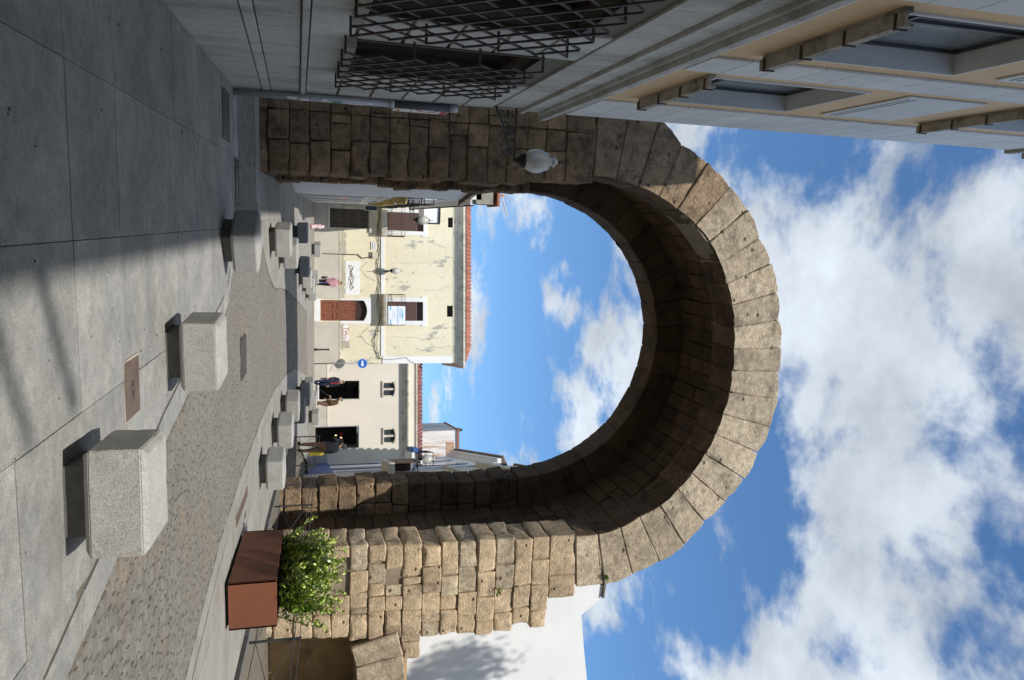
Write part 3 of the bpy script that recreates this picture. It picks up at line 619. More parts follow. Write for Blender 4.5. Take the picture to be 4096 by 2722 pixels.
# back ring and its piers
cbx, cbz, rb_i, rb_o = 3.11, 7.74, 4.02, 5.55; nb = 19
for k in range(nb):
    a0, a1 = math.pi - math.pi * k / nb, math.pi - math.pi * (k + 1) / nb
    e = random.uniform(-.012, .012); pt = lambda r, a: (cbx + r * math.cos(a), cbz + r * math.sin(a))
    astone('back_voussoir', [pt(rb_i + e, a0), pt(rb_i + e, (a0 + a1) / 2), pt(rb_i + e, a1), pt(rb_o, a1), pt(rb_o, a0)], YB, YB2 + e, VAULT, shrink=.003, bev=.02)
z = .3
while z < 7.6:
    h = random.uniform(.44, .52)
    for sd in (-1, 1):
        e = random.uniform(-.05, .05)
        inn = (-.89 + e + .03) if sd < 0 else (7.14 + e); outr = -2.1 if sd < 0 else 8.5; mid = inn + (outr - inn) * random.uniform(.35, .6)
        for a, b in ((inn, mid), (mid, outr)):
            a, b = min(a, b), max(a, b)
            astone('back_block', [(a, z), (b, z), (b, min(z + h, 7.72)), (a, min(z + h, 7.72))], YB + random.uniform(-.03, .03), YB2 + random.uniform(-.06, .06), (BROWNST if z < 4.6 else SOOTSHADE) if sd > 0 else DARKST, bev=.03, amp=.024, cuts=3)  # upper right courses darker: shade put into the stone colour
    z += h
# recessed vault and walls between the two rings
nv = 38
for k in range(nv):
    a0, a1 = math.pi - math.pi * k / nv, math.pi - math.pi * (k + 1) / nv; pt = lambda r, a: (3.11 + r * math.cos(a), 7.74 + r * math.sin(a))
    ys = [YF2, 18.9, 19.75 + random.uniform(-.25, .25), YB]
    for i in range(3):
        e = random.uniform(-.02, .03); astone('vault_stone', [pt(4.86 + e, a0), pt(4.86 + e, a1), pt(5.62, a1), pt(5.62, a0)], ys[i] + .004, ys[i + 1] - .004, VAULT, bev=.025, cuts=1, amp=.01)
z = .2
while z < 7.6:
    h = .48
    for sd in (-1, 1):
        inn = -1.74 if sd < 0 else 7.97; outr = -2.7 if sd < 0 else 8.7
        for ya, yb in ((YF2, 19.3), (19.3, YB)):
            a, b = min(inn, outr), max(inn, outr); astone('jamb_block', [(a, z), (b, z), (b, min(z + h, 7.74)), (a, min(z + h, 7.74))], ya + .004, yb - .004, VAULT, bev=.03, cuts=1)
    z += h
# lime mortar and rubble fill behind the joints
MORT = M('old_mortar', (.30, .245, .175), (.22, .175, .125), 6, .95, .6, 30)
def ring_core(cx_, cz_, r0, r1, y0, y1, mat):
    m = MB(); n = 44
    for k in range(n):
        a0, a1 = math.pi * k / n, math.pi * (k + 1) / n; q = [(cx_ + r * math.cos(a), cz_ + r * math.sin(a)) for r, a in ((r0, a0), (r1, a0), (r1, a1), (r0, a1))]
        v = [(x, y, z_) for y in (y0, y1) for x, z_ in q]; m.add(v, [(0, 1, 2, 3), (7, 6, 5, 4), (0, 3, 7, 4), (1, 5, 6, 2)])
    return wp(m.build('mortar_core', mat, AR))
ring_core(3.11, 7.74, 4.05, 5.45, YB + .06, YB2 - .06, SOOTSHADE); ring_core(3.1, 7.62, 4.40, 5.42, YF + .06, YF2 - .06, MORT)
wp(MB().box(7.34, 8.55, YF + .07, YF2 - .05, .2, 7.7).build('mortar_core', MORT, AR)); wp(MB().box(-3.2, -1.02, YF + .07, YF2 - .05, .2, 8.0).build('mortar_core', SOOTSHADE, AR))
# small weeds in the joints
def weed(label, loc, r):
    t = thing('wall_weed', label, 'plant', loc); m = MB()
    for i in range(46):
        a, b = random.uniform(0, 6.28), random.uniform(-.6, 1.2); d = Vector((math.cos(a) * math.cos(b), -abs(math.sin(a)) * math.cos(b), math.sin(b) * .8)); p = d * r * random.uniform(.3, 1); s = d.cross(Vector((random.random(), .3, random.random()))).normalized() * .018
        m.add([p - s, p + d * .03, p + s, p - d * .03], [(0, 1, 2, 3)])
    m.build('leaves', LEAF, t); MB().tube([(0, .03, 0), (0, -r * .5, r * .3)], .006, 5).build('stem', TWIG, t)
weed('small green weed sprouting from the sunlit right pier', onY(1990, 2365, YF - .02), .13)
weed('tiny green tuft in the joint at the right springing of the arch', onY(2425, 2310, YF - .02), .07)
# ================================================================== WHITE HOUSE behind the right pier
WH = thing('whitewashed_house', 'bright white gable wall rising behind the right pier of the arch', 'house', (10, 19.0, gz(10, 19)))
YW = 19.0
pts = [P2(px, py, YW) for px, py in ((1330, 2330), (2310, 2290), (2412, 2345), (2401, 2398), (2326, 2462), (2336, 2600), (2352, 2760))]
pts = [(8.75, .0)] + [(max(p[0], 8.75), p[1]) for p in pts[1:]] + [(16.5, pts[-1][1] + .35), (16.5, .0)]
wp(MB().prism_y(pts, YW, YW + 5).build('wall', WWALL, WH))
a, b = P2(2412, 2343, YW), P2(2405, 2386, YW)
wp(MB().loft([(a[0] - .1, YW - .06, a[1] + .01), (b[0] + .03, YW - .06, b[1] + .01), (b[0] + .03, YW - .06, b[1] + .07), (a[0] - .1, YW - .06, a[1] + .07)], [(a[0] - .1, YW + .4, a[1] + .01), (b[0] + .03, YW + .4, b[1] + .01), (b[0] + .03, YW + .4, b[1] + .07), (a[0] - .1, YW + .4, a[1] + .07)]).build('coping', TILEG, WH))
# ================================================================== FENCE along the sunken strip
FN = thing('steel_fence', 'dark steel railing with crossed rods along the right kerb', 'fence', (7.1, 13.1, gz(7.1, 13.1)))
FP = [(7.2, 7.4), (7.22, 10.3), (7.19, 13.1), (6.92, 15.9), (6.78, 18.5), (6.76, 20.0), (6.74, 21.5), (6.74, 23.0), (6.95, 25.2)]
def fw(m, name, mat=FENCE): return wp(m.build(name, mat, FN))
for i, (x, y) in enumerate(FP):
    g = gz(x, y) + .06; fw(MB().box(x - .008, x + .008, y - .035, y + .035, g - .1, g + .86), 'post')
    if i == len(FP) - 1: break
    x2, y2 = FP[i + 1]; g2 = gz(x2, y2) + .06
    for hh in (.10, .74, .83): fw(MB().tube([(x, y, g + hh), (x2, y2, g2 + hh)], .0085, 6), 'rail')
    o = Vector((.012, 0, 0))
    fw(MB().tube([Vector((x, y, g + .10)) - o, Vector((x2, y2, g2 + .74)) - o], .006, 5), 'cross_rod'); fw(MB().tube([Vector((x, y, g + .74)) + o, Vector((x2, y2, g2 + .10)) + o], .006, 5), 'cross_rod')
# ================================================================== PLANTER
px0, px1, py0, py1 = 5.10, 5.80, 10.95, 12.85
PL = thing('planter_box', 'rust brown steel planter box on the right pavement', 'planter', ((px0 + px1) / 2, (py0 + py1) / 2, gz(5.45, 11.9)))
zl, zh = gz(5.2, 10.95), gz(5.2, 12.85); zt = zl + .70
def pw(m, name, mat, **k): return wp(m.build(name, mat, PL, **k))
def pside(name, A, B, w_):
    (xa, ya), (xb, yb) = A, B; d = Vector((xb - xa, yb - ya, 0)).normalized(); n = Vector((-d.y, d.x, 0)) * w_
    q = [(xa, ya), (xb, yb), (xb + n.x, yb + n.y), (xa + n.x, ya + n.y)]
    pw(MB().loft([(x, y, gz(x, y) + .045) for x, y in q], [(x, y, zt + (gz(x, y) - zl) * .6) for x, y in q]), name, CORTEN, bevel=.004)
pside('side', (px0, py0), (px1, py0), .03); pside('side', (px1, py0), (px1, py1), .03); pside('side', (px1, py1), (px0, py1), .03); pside('side', (px0, py1), (px0, py0), .03)
pw(MB().loft([(x, y, gz(x, y) - .005) for x, y in ((px0 + .06, py0 + .06), (px1 - .06, py0 + .06), (px1 - .06, py1 - .06), (px0 + .06, py1 - .06))], [(x, y, gz(x, y) + .05) for x, y in ((px0 + .06, py0 + .06), (px1 - .06, py0 + .06), (px1 - .06, py1 - .06), (px0 + .06, py1 - .06))]), 'foot', BLACK)
pw(MB().loft([(x, y, gz(x, y) + .06) for x, y in ((px0 + .031, py0 + .031), (px1 - .031, py0 + .031), (px1 - .031, py1 - .031), (px0 + .031, py1 - .031))], [(x, y, zt - .07 + (gz(x, y) - zl) * .6) for x, y in ((px0 + .031, py0 + .031), (px1 - .031, py0 + .031), (px1 - .031, py1 - .031), (px0 + .031, py1 - .031))]), 'soil', SOIL)
SH = thing('evergreen_shrub', 'glossy green leafy hedge shrub growing in the rust brown planter', 'shrub', ((px0 + px1) / 2, (py0 + py1) / 2, zt - .05))
lf = MB(); st = MB(); rs = random.Random(5)
LM = [LEAF, M('young_leaf', (.36, .46, .07), (.44, .52, .11), 9, .35, spec=.5), M('dark_leaf', (.06, .13, .02), (.085, .17, .03), 9, .3, spec=.55)]
lfs = [MB(), MB(), MB()]
for k in range(165):
    bx_, by_ = rs.uniform(-.30, .30), rs.uniform(-.92, .92); H = rs.uniform(.38, 1.02) * (1 - .28 * (abs(by_) / .9) ** 4)
    tip = Vector((bx_ + rs.uniform(-.28, .28), by_ + rs.uniform(-.25, .25), H)); b0 = Vector((bx_ * .8, by_ * .96, 0)); mid = (b0 + tip) / 2 + Vector((rs.uniform(-.06, .06), rs.uniform(-.06, .06), .02))
    pts = [b0, mid, tip]; st.tube(pts, .008, 5, .003)
    nl = int(26 + 26 * H)
    for i in range(nl):
        u = rs.uniform(.12, 1.03); p = (b0.lerp(mid, u * 2) if u < .5 else mid.lerp(tip, (u - .5) * 2)); ax = (tip - b0).normalized(); ang = rs.uniform(0, 6.28)
        side = Vector((math.cos(ang), math.sin(ang), 0)); d = (side * rs.uniform(.7, 1) + ax * rs.uniform(.2, 1.1) + Vector((0, 0, rs.uniform(-.25, .2)))).normalized()
        L_ = rs.uniform(.065, .115) * (1.05 if u < .85 else .8); wv = d.cross(Vector((rs.uniform(-.3, .3), rs.uniform(-.3, .3), 1))).normalized() * L_ * .23; nrm = wv.cross(d).normalized()
        root = p + d * .012; c1 = root + d * L_ * .5 + nrm * L_ * .05; tp = root + d * L_ - nrm * L_ * .06
        mm = lfs[1] if (u > .86 and rs.random() < .75) or rs.random() < .12 else (lfs[2] if rs.random() < .4 - .3 * u else lfs[0])
        mm.add([root, root + d * L_ * .3 + wv * .9, c1 + wv * .95 + d * L_ * .08, tp, c1 - wv * .95 + d * L_ * .08, root + d * L_ * .3 - wv * .9, c1 - nrm * L_ * .07], [(0, 1, 6), (1, 2, 6), (2, 3, 6), (3, 4, 6), (4, 5, 6), (5, 0, 6)])
for i in range(3): tag(lfs[i].build('foliage', LM[i], SH), kind='stuff')
st.build('stems', TWIG, SH)
# ================================================================== GRANITE BLOCK SEATS
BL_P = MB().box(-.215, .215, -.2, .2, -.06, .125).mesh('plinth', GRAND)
bm = bmesh.new(); bmesh.ops.create_cube(bm, size=1); 
for v in bm.verts: v.co = Vector((v.co.x * .65, v.co.y * .58, .305 + v.co.z * .355))
bmesh.ops.bevel(bm, geom=[e for e in bm.edges if abs(e.verts[0].co.z - e.verts[1].co.z) < .01], offset=.035, segments=1, affect='EDGES')
bmesh.ops.bevel(bm, geom=[e for e in bm.edges if e.calc_face_angle(0) > .3], offset=.006, segments=2, affect='EDGES')
BL_B = bpy.data.meshes.new('seat_block'); bm.to_mesh(BL_B); bm.free(); BL_B.materials.append(GRAN)
BL_V = []
for q in range(5):
    bm = bmesh.new(); bm.from_mesh(BL_B); bmesh.ops.subdivide_edges(bm, edges=[e for e in bm.edges if e.calc_length() > .2], cuts=7, use_grid_fill=True); bm.normal_update(); cc = Vector((0, 0, .3))
    for v in bm.verts:
        nn_ = noise.noise(v.co * 6 + Vector((q * 9, 0, 0))); v.co += v.normal * nn_ * .0012
        if any(e.calc_face_angle(0) > .3 for e in v.link_edges if len(e.link_faces) == 2) and noise.noise(v.co * 14 + Vector((0, q * 7, 0))) > .45: v.co += (cc - v.co).normalized() * random.uniform(.002, .006)
    me_ = bpy.data.meshes.new('seat_block'); bm.to_mesh(me_); bm.free(); me_.materials.append(GRAN); BL_V.append(me_)
def block(label, x, y, deg, sc=1., scr=None):
    t = thing('stone_seat', label, 'stone block', (x, y, gz(x, y)), R(deg), 'granite block seats along the street')
    link('plinth', BL_P, t); link('seat_block', random.choice(BL_V), t); t.scale = (sc, sc, sc); t.rotation_euler = (math.atan(SLOPE) * .8, -.008, R(deg)); return t
def bpy_at(pyc, Y): p = onY(1200, pyc, Y); return p.x
block('largest granite block, nearest the camera, beside the cobbles', 1.735, 5.17, -3)
block('granite block second from the camera, by the rusty access cover', 1.32, 8.02, 4)
block('granite block turned corner-on, its left half in shade, before the arch', .36, 11.62, 38)
block('granite block under the arch on the left, nearest of the left row beyond', .52, 18.66, 17)
block('granite block half hidden close behind the first left one beyond the arch', .93, 21.2, 18)
block('lone shaded dark block on the left pavement inside the arch shadow, nearest the shop wall', bpy_at(932, 27.1), 27.3, 4)
block('granite block standing alone far left in front of the barred window', bpy_at(996, 42.8), 42.9, 20)
block('shaded dark block in mid-left row in the arch shadow', bpy_at(1068, 28.2), 28.4, 6)
block('shaded dark block just right of the darkest mid-left one', bpy_at(1113, 30.2), 30.4, 10)
block('pale block in the left cluster, right of the shaded pair', bpy_at(1142, 32.8), 33.0, 8)
block('rightmost pale block of the left cluster, below the wooden door', bpy_at(1170, 35.4), 35.6, 8)
block('pale block at the back of the left cluster, before the woman in pink', bpy_at(1110, 38.4), 38.6, -8)
block('nearest granite block of the right-hand row, beside the fence', 5.0, 15.85, 14)
block('second granite block of the right-hand row', 4.96, 18.65, 20)
block('third granite block of the right-hand row', 5.0, 21.3, 20)
block('shaded block behind the third one of the right-hand row', bpy_at(1640, 24.6), 24.6, 14)
block('dark block with a scrawled tag, in the arch shadow on the right', bpy_at(1580, 28.0), 28.1, 12)
block('pale block just beyond the tagged dark one', bpy_at(1554, 31.6), 31.8, 14)
block('far pale block below the bar window', bpy_at(1605, 35.0), 35.2, 12)
block('farthest pale block of the right row, beside the man in brown', bpy_at(1672, 38.0), 38.2, 18)

# ================================================================== TREE standing outside the view, whose shadow falls on the white wall
cen = onY(1800, 2700, 19.0); tp_ = cen - SUNDIR * 14.2
TR = thing('tall_tree', 'tall slender tree right of the view whose shadow falls on the white gable', 'tree', (tp_.x, tp_.y, gz(tp_.x, tp_.y) - .1))
hh_ = tp_.z - TR.location.z; MB().tube([(0, 0, 0), (.1, .05, hh_ * .5), (.0, 0, hh_ - .4), (0, .05, hh_ + 1.2)], .22, 10, .04).build('trunk', M('bark', (.16, .12, .085), (.10, .08, .06), 6, .95, .8, 20), TR, True)
tl = MB(); rt_ = random.Random(11)
for k in range(14):
    ang, el_ = rt_.uniform(0, 6.28), rt_.uniform(-.9, 1.1); rad_ = rt_.uniform(.1, .7); c_ = Vector((math.cos(ang) * rad_, math.sin(ang) * rad_, hh_ + math.sin(el_) * 1.1))
    if k % 3 == 0: MB().tube([(0, 0, hh_ - 1.3 + .08 * k % 1.5), c_], .03, 5, .012).build('limb', MATS['bark'], TR)
    for i in range(95):
        d = Vector((rt_.gauss(0, 1), rt_.gauss(0, 1), rt_.gauss(0, .8))).normalized() * rt_.uniform(.05, .55); u = Vector((rt_.gauss(0, 1), rt_.gauss(0, 1), rt_.gauss(0, .6))).normalized(); v = u.cross(d).normalized() * .045; p = c_ + d
        tl.add([p - v, p + u * .07, p + v, p - u * .07], [(0, 1, 2, 3)])
tag(tl.build('crown', M('tree_leaf', (.06, .11, .025), (.09, .14, .03), 8, .5), TR), kind='stuff')
# ================================================================== YELLOW HOUSE closing the street
HZ = 2.5
YH = thing('yellow_house', 'peeling yellow two-storey house with terracotta roof closing the street', 'house', (FO.x, FO.y, HZ), -PSI)
def rc(pa, pb, ya, yb):
    x0 = fac((pa + pb) / 2, ya)[0]; x1 = fac((pa + pb) / 2, yb)[0]; z0 = fac(pa, (ya + yb) / 2)[1] - HZ; z1 = fac(pb, (ya + yb) / 2)[1] - HZ; return x0, x1, z0, z1
def fz(px): return fac(px, 1300)[1] - HZ
def fx(py): return fac(1500, py)[0]
W1 = rc(1319, 1475, 835, 913); D1 = rc(1281, 1470, 1202, 1284); B1 = rc(1545, 1694, 851, 925); B2 = rc(1545, 1692, 1208, 1284); T1 = rc(1792, 1812, 871, 911); T2 = rc(1788, 1812, 1224, 1268)
XA, XB = -13.0, fx(1455); ZT = fz(1830)
quadwall(XA, XB, -.6, ZT, [W1, D1, B1, B2, T1, T2], 0, .28, 7.0).build('wall', YELW, YH)
def yb(name, mat, x0, x1, y0, y1, z0, z1, par=None, bevel=0): return bx(name, mat, par or YH, x0, x1, y0, y1, z0, z1, bevel)
zd = fz(1357)
def ragged(name, mat, x0, x1, y0, y1, z0, z1, amp=.07):
    rr = random.Random(int(abs(x0 * 100) + abs(z0 * 77))); pts = []; n = max(4, int((x1 - x0) / .16)); mz = max(3, int((z1 - z0) / .14))
    for i in range(n): pts.append((lerp(x0, x1, i / n), z0 + rr.uniform(0, amp * .3)))
    for i in range(mz): pts.append((x1 + rr.uniform(-amp, amp), lerp(z0, z1, i / mz)))
    for i in range(n): pts.append((lerp(x1, x0, i / n), z1 + rr.uniform(-amp * 1.6, amp)))
    for i in range(mz): pts.append((x0 + rr.uniform(-amp, amp), lerp(z1, z0, i / mz)))
    return MB().prism_y(pts, y0, y1).build(name, mat, YH)
segs = [(XA, W1[0]), (W1[1], D1[0] - .05), (D1[1] + .05, XB)]
for a, b in segs: yb('dado', DADO, a, b, -.035, -.001, -.6, zd); yb('dado_cap', CREAMT, a, b, -.055, -.001, zd + .001, zd + .07)
yb('dado', DADO, W1[0], W1[1], -.034, -.001, -.6, W1[2] - .06)
ragged('damp_band', STAINB, W1[1] + .02, D1[0] - .12, -.008, -.001, zd + .075, fz(1382)); ragged('damp_band', STAINB, D1[1] + .12, fx(1400), -.008, -.001, zd + .075, fz(1376))
ragged('damp_band', STAINB, XA, W1[0] - .03, -.008, -.001, zd + .075, fz(1470)); yb('lintel', CREAMT, W1[0] - .1, W1[1] + .25, -.12, -.001, fz(1478), fz(1494))
G1 = rc(1382, 1440, 1045, 1181); gr = yb('whitewashed_patch', WHITE, G1[0], G1[1], -.012, -.001, G1[2], G1[3])
def strokes(name, pts, r, mat, par, y): return MB().tube([(x, y, z) for x, z in pts], r, 4).build(name, mat, par)
rg = random.Random(3)
def tagline(par, x0, x1, zc, amp, mat, y, n=64, r=.016, f=9., sd=0):
    pts = []
    for i in range(n):
        u = i / (n - 1); pts.append((lerp(x0, x1, u) + .10 * math.sin(u * f * 6.28 + sd), zc + amp * math.sin(u * f * 4.4 + sd * 2) * (.55 + .45 * math.sin(u * 13 + sd)) + .06 * math.sin(u * 40)))
    return strokes('graffiti', pts, r, mat, par, y)
zc = (fz(1392) + fz(1412)) / 2 + .05
INK = M('black_spray', (.06, .06, .065), rough=.6); REDS = M('red_spray', (.55, .16, .13), rough=.7)
tagline(gr, G1[0] + .25, G1[1] - .35, zc, .17, INK, -.014, sd=1.); tagline(gr, G1[0] + .4, G1[1] - .5, zc - .03, .12, REDS, -.0135, n=40, r=.008, f=5, sd=2.2)
xq = fx(1340); ragged('whitewashed_patch', WHITE, xq - .55, xq + .35, -.010, -.001, fz(1372), fz(1396))
text('graffiti_letters', 'LOV', .36, REDS, YH, (xq - .05, -.016, fz(1378)), (R(90), 0, 0), .002); text('graffiti_letters', 'YLL', .30, REDS, YH, (xq - .2, -.016, fz(1389)), (R(90), 0, 0), .002)
ragged('patched_plaster', STAINB, fx(1362), fx(1393), -.009, -.001, fz(1372), fz(1396))
# barred window
wn = yb('window', SHUT, W1[0], W1[1], .20, .26, W1[2], W1[3])
lv = MB(); k = 0
for i in range(40):
    z = lerp(W1[2] + .05, W1[3] - .45, i / 39.)
    for j in range(8):
        xa = lerp(W1[0], W1[1], j / 8.) + .035; lv.box(xa, xa + (W1[1] - W1[0]) / 8 - .07, .185, .199, z, z + .018)
tag(lv.build('louvres', M('louvre_brown', (.19, .10, .075), rough=.7), wn), kind='stuff')
bar = M('green_bar', (.16, .20, .13), rough=.6)
for i in range(9): x = lerp(W1[0] + .06, W1[1] - .06, i / 8.); MB().tube([(x, .05, W1[2]), (x, .05, W1[3])], .014, 6).build('bar', bar, wn)
for i in range(4): z = lerp(W1[2], W1[3], (i + .98) / 4.1); MB().box(W1[0], W1[1], .03, .04, z - .015, z + .015).build('cross_bar', bar, wn)
yb('window_sill', WHITE, W1[0] - .05, W1[1] + .05, -.08, .1, W1[2] - .07, W1[2] - .001)
# door
dr = yb('door', WOOD, D1[0], D1[1], .22, .27, D1[2], D1[3]); xm = (D1[0] + D1[1]) / 2; zr = D1[3] - .75
for s in (0, 1):
    a, b = (D1[0] + .03, xm - .01) if s == 0 else (xm + .01, D1[1] - .03); lfo = MB().box(a, b, .16, .219, D1[2], zr).build('leaf', WOOD, dr, bevel=.006)
    for z0, z1 in ((.18, .62), (.72, .86), (.98, 1.62)):
        MB().box(a + .12, b - .12, .13, .159, D1[2] + z0, D1[2] + z1).build('raised_panel', WOOD, lfo, bevel=.03)
MB().box(D1[0], D1[1], .15, .219, zr, zr + .06).build('transom', WOOD, dr); MB().box(D1[0], D1[1], .18, .2195, zr + .06, D1[3]).build('fanlight', M('fanlight_wood', (.05, .025, .018), rough=.6), dr)
MB().tube([(xm + .3, .12, D1[2] + 1.3), (xm + .3, .12, D1[2] + 1.48)], .018, 6).build('knocker', M('brass', (.45, .36, .2), metal=.7, rough=.4), dr)
S1 = rc(1262, 1281, 1196, 1287); yb('doorstep', WHITE, S1[0], S1[1], -.22, .2, -.35, D1[2] - .001, bevel=.01)
n = 10; x0, x1 = D1[0], D1[1]; arc = [(lerp(x0, x1, i / n), D1[3] - .02 - .20 * (2 * i / n - 1) ** 2) for i in range(n + 1)]
MB().prism_y([(x0 - .16, D1[3] - .55), (x0, D1[3] - .55)] + arc + [(x1, D1[3] - .55), (x1 + .16, D1[3] - .55), (x1 + .16, D1[3] + .18), (xm, D1[3] + .28), (x0 - .16, D1[3] + .18)], -.03, .16).build('door_surround', WHITE, YH)
yb('door_jamb', WHITE, x0 - .10, x0 - .001, -.028, .2, zd + .08, D1[3] - .551); yb('door_jamb', WHITE, x1 + .001, x1 + .16, -.028, .2, zd + .08, D1[3] - .551)
# balconies
def balcony(B, pa, pb, slab_px, banner=False):
    x0, x1 = fx(pa), fx(pb); z0, z1 = fz(slab_px), B[2]
    s = MB().prism_x([(-.001, z0), (-.50, z0 + .07), (-.55, z1 - .06), (-.55, z1), (-.001, z1)], x0, x1).build('balcony', CREAMT, YH)
    y = -.52; zt_ = fz(1616); rl = MB()
    for zz_ in (z1 + .03, z1 + .25, zt_ - .22, zt_): rl.tube([(x0 + .03, y, zz_), (x1 - .03, y, zz_)], .011, 5); rl.tube([(x0 + .03, y, zz_), (x0 + .03, -.0, zz_)], .011, 5); rl.tube([(x1 - .03, y, zz_), (x1 - .03, 0, zz_)], .011, 5)
    nb_ = 17
    for i in range(nb_ + 1):
        x = lerp(x0 + .03, x1 - .03, i / nb_); rl.tube([(x, y, z1 + .03), (x, y, zt_)], .007, 4)
        if i % 2 == 0 and i < nb_:
            xx = lerp(x0 + .03, x1 - .03, (i + .5) / nb_); rl.tube([(xx - .08, y, z1 + .05), (xx, y, z1 + .14), (xx + .08, y, z1 + .23)], .006, 4); rl.tube([(xx + .08, y, z1 + .05), (xx, y, z1 + .14), (xx - .08, y, z1 + .23)], .006, 4)
            rl.tube([(xx - .07, y, zt_ - .2), (xx, y, zt_ - .06), (xx + .07, y, zt_ - .2)], .006, 4)
    for i in range(5):
        yy = lerp(0, y, i / 5); rl.tube([(x0 + .03, yy, z1), (x0 + .03, yy, zt_)], .007, 4); rl.tube([(x1 - .03, yy, z1), (x1 - .03, yy, zt_)], .007, 4)
    rl.build('railing', IRON, s)
    wn = yb('window', SHUT, B[0], B[1], .20, .26, B[2], B[3]); lv = MB(); nl = 46
    for i in range(nl):
        z = lerp(B[2] + .02, B[3] - .35, i / nl); lv.add([(B[0] + .03, .15, z), (B[1] - .03, .15, z), (B[1] - .03, .19, z + .035), (B[0] + .03, .19, z + .035)], [(0, 1, 2, 3)])
    tag(lv.build('louvres', M('shutter_slat', (.20, .125, .11), rough=.6), wn), kind='stuff')
    w_ = .24
    yb('surround', WHITE, B[0] - w_, B[0] - .001, -.05, .02, B[2], B[3] + .22); yb('surround', WHITE, B[1] + .001, B[1] + w_, -.05, .02, B[2], B[3] + .22); yb('surround', WHITE, B[0], B[1], -.05, .02, B[3] + .001, B[3] + .22)
    yb('surround', WHITE, B[0] - w_ - .08, B[0] - w_ - .001, -.05, .0, B[3] - .08, B[3] + .22); yb('surround', WHITE, B[1] + w_ + .001, B[1] + w_ + .08, -.05, .0, B[3] - .08, B[3] + .22)
    return s
balcony(B1, 816, 947, 1520); balcony(B2, 1177, 1304, 1527)
# banner hung on the right balcony
N1 = rc(1547, 1616, 1224, 1295); sc_ = (FD - .6) / FD
BNR = thing('hanging_banner', 'white and blue builders banner tied to the right balcony railing', 'banner', FO + RT * (N1[0] * sc_ + .02) - FH * .56 + ZU * (HZ + N1[2] + .02), -PSI)
bw, bh = (N1[1] - N1[0]) * .985, (N1[3] - N1[2]) * .98
MB().box(0, bw, -.006, .006, 0, bh).build('cloth', BANN, BNR)
MB().prism_y([(.10 * bw, bh * .80), (.9 * bw, bh * .80), (.5 * bw, bh * .89)], -.010, -.0065).build('roof_mark', CYAN, BNR)
text('lettering', 'ECREX', bh * .185, CYAND, BNR, (bw * .40, -.009, bh * .69), (R(90), 0, 0), .002, sx=.98); text('lettering', '2012', bh * .10, GREYT, BNR, (bw * .84, -.009, bh * .655), (R(90), 0, 0), .002)
MB().box(0, bw, -.009, -.0065, bh * .53, bh * .59).build('stripe', M('banner_pale_blue', (.35, .55, .72)), BNR); MB().box(0, bw * .25, -.009, -.0065, bh * .12, bh * .18).build('stripe', CYAN, BNR); MB().box(bw * .75, bw, -.009, -.0065, bh * .12, bh * .18).build('stripe', CYAN, BNR)
text('lettering', 'CONSTRUCCIONES', bh * .075, GREYT, BNR, (bw * .5, -.009, bh * .44), (R(90), 0, 0), .001); text('lettering', 'REFORMAS', bh * .075, GREYT, BNR, (bw * .5, -.009, bh * .35), (R(90), 0, 0), .001); text('lettering', 'MANTENIMIENTOS', bh * .075, GREYT, BNR, (bw * .5, -.009, bh * .265), (R(90), 0, 0), .001)
MB().box(bw * .08, bw * .92, -.009, -.0065, bh * .05, bh * .07).build('print_line', GREYT, BNR)
for xx in (0, bw): MB().tube([(xx, 0, bh), (xx, .05, bh + .04)], .006, 4).build('tie', CABLE, BNR)
for T in (T1, T2): yb('attic_opening', DARKIN, T[0], T[1], .2, .26, T[2], T[3]); yb('attic_sill', CREAMT, T[0] - .04, T[1] + .04, -.03, .0, T[3] + .001, T[3] + .05)
yb('floor_band', WHITE, fx(947) + .02, fx(1177) - .02, -.045, -.001, fz(1524), fz(1538)); yb('floor_band', WHITE, fx(1304) + .02, fx(1424), -.045, -.001, fz(1524), fz(1538)); yb('attic_band', CREAMT, XA, XB, -.02, -.001, fz(1813), fz(1816))
yb('quoin', WHITE, fx(1427), XB + .012, -.04, .3, fz(1530), fz(1808))
for z0, z1, p in ((1822, 1831, .06), (1831, 1838, .14), (1838, 1849, .22), (1849, 1857, .34)): yb('cornice', CREAMT, XA, XB + p, -p, 7.0, fz(z0), fz(z1) - .002)
CRK = M('crack_grey', (.47, .44, .35), (.60, .55, .42), 5, .95)
rk = random.Random(9)
for py, pa, pb, r in ((1055, 1560, 1800, .02), (1165, 1700, 1800, .03), (1350, 1560, 1780, .024), (1395, 1660, 1800, .05), (968, 1710, 1790, .04)):
    pts = []; x = fx(py); n = 14
    for i in range(n): x += rk.uniform(-.09, .09); pts.append((x, lerp(fz(pa), fz(pb), i / (n - 1))))
    m = MB()
    for i in range(n - 1):
        (xa, za), (xb, zb_) = pts[i], pts[i + 1]; w0, w1 = r * rk.uniform(.15, 1.3), r * rk.uniform(.15, 1.3); m.loft([(xa - w0, -.006, za), (xa + w0, -.006, za), (xa + w0, -.001, za), (xa - w0, -.001, za)], [(xb - w1, -.006, zb_ + .002), (xb + w1, -.006, zb_ + .002), (xb + w1, -.001, zb_ + .002), (xb - w1, -.001, zb_ + .002)])
    m.build('crack', CRK, YH)
